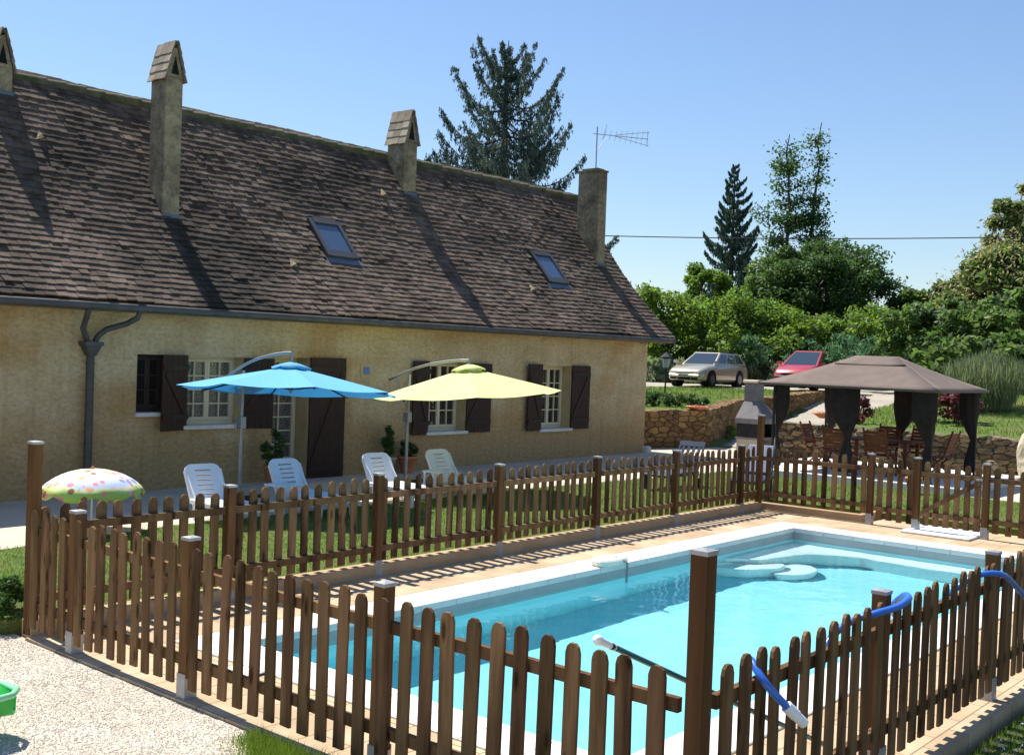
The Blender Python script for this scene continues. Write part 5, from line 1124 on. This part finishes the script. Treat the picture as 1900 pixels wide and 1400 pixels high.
# slender two-stemmed tree
def slender():
    r_ = np.random.default_rng(21); x, y, zb = 62.9,31.5,5; t = thing('slender_tree',(x,y,zb),'tall slender half-bare tree with two thin stems on the skyline','tree'); q = MB(); C_ = []
    stems = [((x,y,zb),(x-.3,y+.2,16.6)),((x+.6,y-.9,zb),(x+.9,y-1.3,17.4))]
    for si, (a, b) in enumerate(stems):
        pts, ws = trunk(a,b,r_,.2,.03,10,.12); q.tube(pts, ws, 6)
        for i in range(34):
            f = r_.uniform(.25,1); p_ = pts[0].lerp(pts[-1], f); k_ = int(f*10); p_ = pts[min(k_,10)]
            az = r_.uniform(0,6.28); ln = (2.2*(1-f)+.7)*r_.uniform(.4,1.1)*(1 if si == 0 else .55); e_ = p_+Vector((math.cos(az)*ln, math.sin(az)*ln, ln*.55)); q.tube([p_,p_.lerp(e_,.5)+Vector((0,0,.05)),e_],[.04,.025,.008],4,caps=False)
            if r_.uniform() < (.92 if si == 0 else .6):
                for s_ in (.55,.8,1.): c_ = np.array(p_.lerp(e_,s_)); n_ = int(66*(1.45-f)*r_.uniform(.5,1.3)); C_.append(c_+r_.normal(size=(n_,3))*np.array([.34,.34,.27]))
    P = np.concatenate(C_); V_, F_ = leaves(P,.11,r_,.55); npmesh('crown', V_-np.array([x,y,zb]), F_, lf_dark, t); part('trunk', q, bark, t)
slender()
def vpos(px, D):    # metres right of the view axis for a bearing, at a given distance
    u = (px-950)/2060*D; return (.7613*D+.648*u, .648*D-.7605*u)
x,y = vpos(1528,60); broadleaf('oak_tree','broad dark green oak below the slender tree',x,y,6.6,(3.3,3.3,2.9),42000,.11,lf_dark,bark,31,95,9,.3,cr=(.13,.3))
x,y = vpos(1440,61); broadleaf('round_tree','mid green round tree between the fir and the broad oak',x,y,6.3,(1.9,1.9,2.4),18000,.11,lf_mid,bark,37,50,6,.2,cr=(.14,.32))
x,y = vpos(1300,58); broadleaf('young_ash_tree','small bright green feathery tree left of the fir, above the hedge',x,y,6.0,(1.2,1.2,1.6),8500,.1,lf_bright,bark,33,34,5,.12,cr=(.15,.4))
x,y = vpos(1850,44); broadleaf('chestnut_tree','chestnut tree with creamy catkins rising at the right edge',x,y,5.6,(1.9,1.9,1.9),12000,.13,lf_mid,bark,35,46,8,.2,extra=(6000,.1,lf_cream),cr=(.16,.3))
x,y = vpos(1868,45); broadleaf('chestnut_tree','slim upper chestnut leader with creamy catkins above the right-hand chestnut',x,y,8.4,(.85,.85,2.0),3000,.13,lf_mid,bark,36,16,6,.1,extra=(2200,.1,lf_cream),cr=(.25,.42))
x,y = vpos(1790,47); broadleaf('chestnut_tree','lower left chestnut shoulder with creamy catkins beside the big chestnut',x,y,5.6,(1.3,1.3,1.2),4500,.12,lf_mid,bark,38,22,6,.12,extra=(3000,.09,lf_cream),cr=(.2,.35))
x,y = vpos(1700,58); broadleaf('distant_tree','small dull green tree on the skyline at the dip right of the oak',x,y,5.6,(1.5,1.5,1.2),4000,.14,lf_mid,bark,39,20,5,.12)
# undergrowth on the bank (one mass) ------------------------------------------------
def mass(name, items, m, label, size, dens, seed, asp=.5, cat='shrubs', droop=None):
    r_ = np.random.default_rng(seed); PP = []
    for (px, D, zc, rx, rz_) in items:
        x, y = vpos(px, D); n = int(dens*rx*rx*14); P, _ = clumps((x,y,zc),(rx,rx,rz_),max(8,int(9*rx)),n,r_,(.25,.5),.5); PP.append(P[P[:,2] > gz_at(x,y)-.1])
    P = np.concatenate(PP); V_, F_ = leaves(P, size, r_, asp, droop=droop); return tag(npmesh(name, V_, F_, m), label, cat, kind='stuff')
r_ = np.random.default_rng(55); it = []
for px in range(1170, 2000, 26):
    topz = np.interp(px,[1170,1250,1330,1420,1500,1600,1680,1760,1850,2000],[6.0,6.0,5.9,5.6,5.1,5.2,5.4,5.9,6.1,6.3]); D = 55+r_.uniform(-2,2); rr = r_.uniform(1.0,1.5); it.append((px+r_.uniform(-10,10),D,topz-rr*.75+r_.uniform(-.35,.2),rr,rr*.9))
for px in range(1590, 1760, 14): it.append((px,56+r_.uniform(-2,2),3.9+r_.uniform(-.3,.4),1.15,1.2))
for px in range(1190, 1700, 24):
    D = 53+r_.uniform(-1,1.5); rr = r_.uniform(.8,1.2); it.append((px+r_.uniform(-12,12),D,3.5+r_.uniform(-.4,.5),rr,rr))
mass('undergrowth', it, lf_bright, 'bright green mixed shrubs covering the bank behind the cars', .1, 80, 61)
it = []
for px in range(1380, 1760, 20): it.append((px+r_.uniform(-9,9),51.6+r_.uniform(-.5,1),2.9+r_.uniform(-.3,.6),r_.uniform(.6,1.),.7))
for px in range(1560, 1800, 24): it.append((px,47+r_.uniform(-2,2),np.interp(px,[1560,1800],[3.0,3.6])+r_.uniform(-.3,.3),r_.uniform(.6,.9),.7))
mass('fern_bank', it, lf_fern, 'dark green bracken ferns arching along the bank', .17, 60, 62, .22, 'ferns', np.array([0,0,-.25]))
it = []
for px in range(1690, 2010, 22):
    D = 38+r_.uniform(-2,3); it.append((px,D,np.interp(px,[1690,1760,2000],[3.6,4.2,4.6])+r_.uniform(-.5,.2),r_.uniform(.75,1.15),.9))
for px in range(1740, 2010, 30): it.append((px,35+r_.uniform(-1,2),3.0+r_.uniform(-.3,.4),r_.uniform(.7,1.),.8))
mass('laurel_bank', it, lf_mid, 'large-leaved glossy green shrubs on the right-hand bank', .13, 75, 63, .5)
it = [(px, 51+r_.uniform(-.3,.8), 2.0+r_.uniform(-.2,.3), .55, .5) for px in range(1190,1700,16)]+[(px, 36+r_.uniform(-3,3), 1.9+r_.uniform(-.3,.5), .5, .5) for px in range(1780,2010,20)]
mass('bank_grass', it, lf_broom, 'long straggling grass at the foot of the bank', .16, 110, 64, .12, 'grass', np.array([.4,.3,.6]))
x,y = vpos(1835,31.5)
rr_ = np.random.default_rng(71); nn = 5200; az = rr_.uniform(0,6.28,nn); rd = rr_.uniform(0,1,nn)**.6; hh = rr_.uniform(.2,1,nn); P = np.stack([x+np.cos(az)*rd*1.15*(.4+hh*.7), y+np.sin(az)*rd*1.15*(.4+hh*.7), 1.35+hh*1.65*(1.1-.35*rd)],1)
V_, F_ = leaves(P,.22,rr_,.05,droop=np.array([0,0,1.6])); bt = thing('broom_bush',(x,y,1.3),'grey-green wispy broom bush right of the gazebo roof','bush'); npmesh('foliage',V_-np.array([x,y,1.3]),F_,lf_broom,bt)
def bush(name, label, x, y, R, nl, size, m, seed, base=None, cat='bush', group=None, stem=.02, lift=1.0, cr=(.25,.5), asp=.5):
    r_ = np.random.default_rng(seed); zb = gz_at(x,y) if base is None else base; t = thing(name,(x,y,zb),label,cat,group=group)
    P, cc = clumps((x,y,zb+R[2]*lift),R,14,nl,r_,cr); P = P[P[:,2] > zb]; V_, F_ = leaves(P,size,r_,asp); npmesh('foliage',V_-np.array([x,y,zb]),F_,m,t)
    q = MB()
    for i in range(5): q.tube([(x,y,zb-.02),Vector(cc[i])],[stem,stem*.4],5)
    part('stems', q, bark, t); return t
x,y = vpos(1722,34); bush('yellow_shrub','small yellow-leaved shrub just above the gazebo roof corner',x,y,(.5,.5,.45),1400,.07,lf_yel,81)
x,y = vpos(1775,29.5); bush('japanese_maple','purple-red japanese maple on the slope behind the right gazebo posts',x,y,(.62,.62,.42),2600,.05,lf_mapl,82,lift=1.3)
x,y = vpos(1590,29.5); bush('japanese_maple','darker purple maple behind the middle gazebo curtain',x,y,(.38,.38,.32),1300,.05,lf_mapl,83,lift=1.2)
x,y = vpos(1703,30); broadleaf('young_tree','small dark leafy tree seen through the gazebo between two curtains',x,y,1.9,(.4,.4,.55),1500,.06,lf_dark,bark,84,12,4,.035)
for i in range(7):
    f = i/6; bx = 27.9+.55*i*1.05; by = 17.3+.42*i*1.0 if False else None
    px = 1197+i*22; x, y = vpos(px, 33.4+.12*i); 
    bush('boxwood_shrub', ['clipped boxwood shrub on the golden wall, nearest the house corner','clipped boxwood shrub, second in the row from the house corner','clipped boxwood shrub, third in the row from the house corner','clipped boxwood shrub in the middle of the row on the golden wall','clipped boxwood shrub, third in the row from its right end','clipped boxwood shrub behind the terracotta bowl, second from the right end','clipped boxwood shrub at the right end of the row on the golden wall'][i], x, y, (.21,.21,.2), 700,.035,lf_box,90+i,cat='shrub',group='boxwood row on the retaining wall',lift=1.05,base=gz_at(x,y))
bush('yellow_green_shrub','loose yellow-green shrub right of the boxwood row on the golden wall',*vpos(1352,34.2),(.3,.3,.2),600,.04,lf_bright,99,cat='shrub')
bush('boxwood_shrub','round boxwood shrub at the left edge beside the tall corner fence post',4.53,9.66,(.25,.25,.2),2600,.022,lf_box,101,base=0.,lift=1.1,cat='shrub')
# potted plants at the door
for i, (x, y, h, rr, lab, lf) in enumerate([(12.2,15.85,.62,.17,'leafy green plant in a clay pot left of the glazed door',lf_dark),(15.1,16.0,.6,.1,'slim cypress in a pot against the wall between the parasols',lf_box),(15.6,15.95,.48,.17,'low dark plant in a clay trough by the yellow parasol pole',lf_dark)]):
    t = pot('potted_plant', x, y, .095, .17 if i != 2 else .2, .34, terra if i != 1 else conc_b, lab)
    t['category'] = 'plant'; r_ = np.random.default_rng(120+i); P, _ = clumps((x,y,.095+h),(rr,rr,.32 if i < 2 else .14),22,1500,r_,(.5,.9) if i == 1 else (.3,.6)); V_, F_ = leaves(P,.035,r_,.3); npmesh('foliage',V_-np.array([x,y,.095]),F_,lf,t)
r_ = np.random.default_rng(130); P, _ = clumps((21.75,8.05,.5),(.12,.12,.1),6,200,r_); V_, F_ = leaves(P,.03,r_); npmesh('foliage',V_-np.array([21.75,8.05,.1]),F_,lf_box,[o for o in C.objects if o.name.startswith('clay_pot')][0])
# garden solar light / stake
q = MB(); q.tube([(30.2,13.6,.95),(30.2,13.6,1.3)],.012,6); q.lathe([(.001,1.34),(.06,1.33),(.065,1.3),(.001,1.3)],12,(30.2,13.6)); top('path_light', q, alu, 'small round garden stake light in the grass behind the gazebo', 'garden light', loc=(30.2,13.6,.95))

# grass blades
def blades(name, xs, ys, zs, h, wdt, m, label, r_):
    n = len(xs); az = r_.uniform(0,6.28,n); ln = r_.normal(size=(n,2))*.35; hh = h*r_.uniform(.5,1.3,n)
    b = np.stack([xs,ys,zs],1); dx_ = np.stack([np.cos(az),np.sin(az),np.zeros(n)],1)*wdt; tip = b+np.stack([ln[:,0]*hh,ln[:,1]*hh,hh],1)
    V_ = np.stack([b-dx_,b+dx_,tip],1).reshape(-1,3); F_ = np.arange(3*n).reshape(n,3); return tag(npmesh(name,V_,F_,m),label,'grass',kind='stuff')
r_ = np.random.default_rng(140)
n = 60000; xs = r_.uniform(3.5,22.1,n); ys = r_.uniform(9.3,12.9,n); ye = np.interp(xs,[3,6,8.4,16,22.2],[12.2,12.6,12.95,12.85,12.4])+r_.normal(size=n)*.06; k_ = ys < ye
blades('lawn_grass', xs[k_], ys[k_], np.full(k_.sum(),.1), .035, .004, grass_b, 'short lawn grass between the fence and the gravel', r_)
n = 14000; xs = r_.uniform(18.4,22.1,n); ys = r_.uniform(3,9.3,n); blades('lawn_grass', xs, ys, np.full(n,.1), .035, .005, grass_b, 'short lawn grass in front of the gazebo slab', r_)
n = 16000; xs = r_.uniform(28,42,n); ys = r_.uniform(8,24,n); zs = height(xs,ys); D = .7613*xs+.648*ys; dm = ~drive_mask(xs,ys)&(zs > .5); blades('bank_grass_blades', xs[dm], ys[dm], zs[dm], .1, .012, grass_b, 'rough grass on the upper lawn and slope', r_)
n = 60000; xs = 3.2+r_.uniform(0,1.6,n); ys = r_.uniform(3.6,5.92,n); edge = np.interp(ys,[-4,4.6,5.6,6.0,6.3],[3.4,3.9,4.2,4.42,4.5]); k_ = (xs > edge+r_.normal(size=n)*.07-.06+.06*np.sin(ys*9))&(xs < 4.5)
blades('weeds', xs[k_], ys[k_], np.full(k_.sum(),-.05), .1, .003, grass_b, 'tuft of long grass at the edge of the gravel below the left fence', r_)
n = 26000; xs = r_.uniform(5.5,15,n); ys = 2.42-r_.uniform(0,1,n)**1.5*2.6; blades('weeds', xs, ys, np.full(n,-.09), .055, .003, grass_b, 'rough weedy grass along the outside of the right fence', r_)
n = 2500; xs = r_.uniform(6.5,13,n); ys = r_.uniform(.8,2.35,n); P = np.stack([xs,ys,r_.uniform(-.07,-.03,n)],1); V_, F_ = leaves(P,.013,r_); tag(npmesh('clover_flowers',V_,F_,flower_m),'tiny pale flowers scattered in the grass at the bottom right','flowers',kind='stuff')
# loose stones on the gravel court
n = 30000; xs = r_.uniform(2.4,4.48,n); ys = r_.uniform(5.4,9.4,n); s_ = r_.uniform(.003,.0085,n)
k_ = (xs < np.interp(ys,[5.4,5.6,6.0,9.05,9.4],[4.1,4.2,4.47,4.47,4.4])); xs, ys, s_ = xs[k_], ys[k_], s_[k_]; n = len(xs)
O = np.array([[1,0,0],[-1,0,0],[0,1,0],[0,-1,0],[0,0,1],[0,0,-1]],float); J = r_.uniform(.5,1.3,(n,6,1)); rot = r_.uniform(0,6.28,n); sc = s_[:,None,None]*J*O[None]*np.array([1.3,.9,.7])
c_, s2 = np.cos(rot)[:,None], np.sin(rot)[:,None]; X_ = sc[:,:,0]*c_-sc[:,:,1]*s2+xs[:,None]; Y_ = sc[:,:,0]*s2+sc[:,:,1]*c_+ys[:,None]; Z_ = sc[:,:,2]-.017
V_ = np.stack([X_,Y_,Z_],2).reshape(-1,3); f8 = np.array([[0,2,4],[2,1,4],[1,3,4],[3,0,4],[2,0,5],[1,2,5],[3,1,5],[0,3,5]]); F_ = (np.arange(n)[:,None,None]*6+f8[None]).reshape(-1,3)
tag(npmesh('loose_stones',V_,F_,mat('limestone_chips',(.56,.5,.41),(.8,.74,.65),3,.9,isl=.25)),'loose white limestone chips on the gravel court','gravel',kind='stuff')
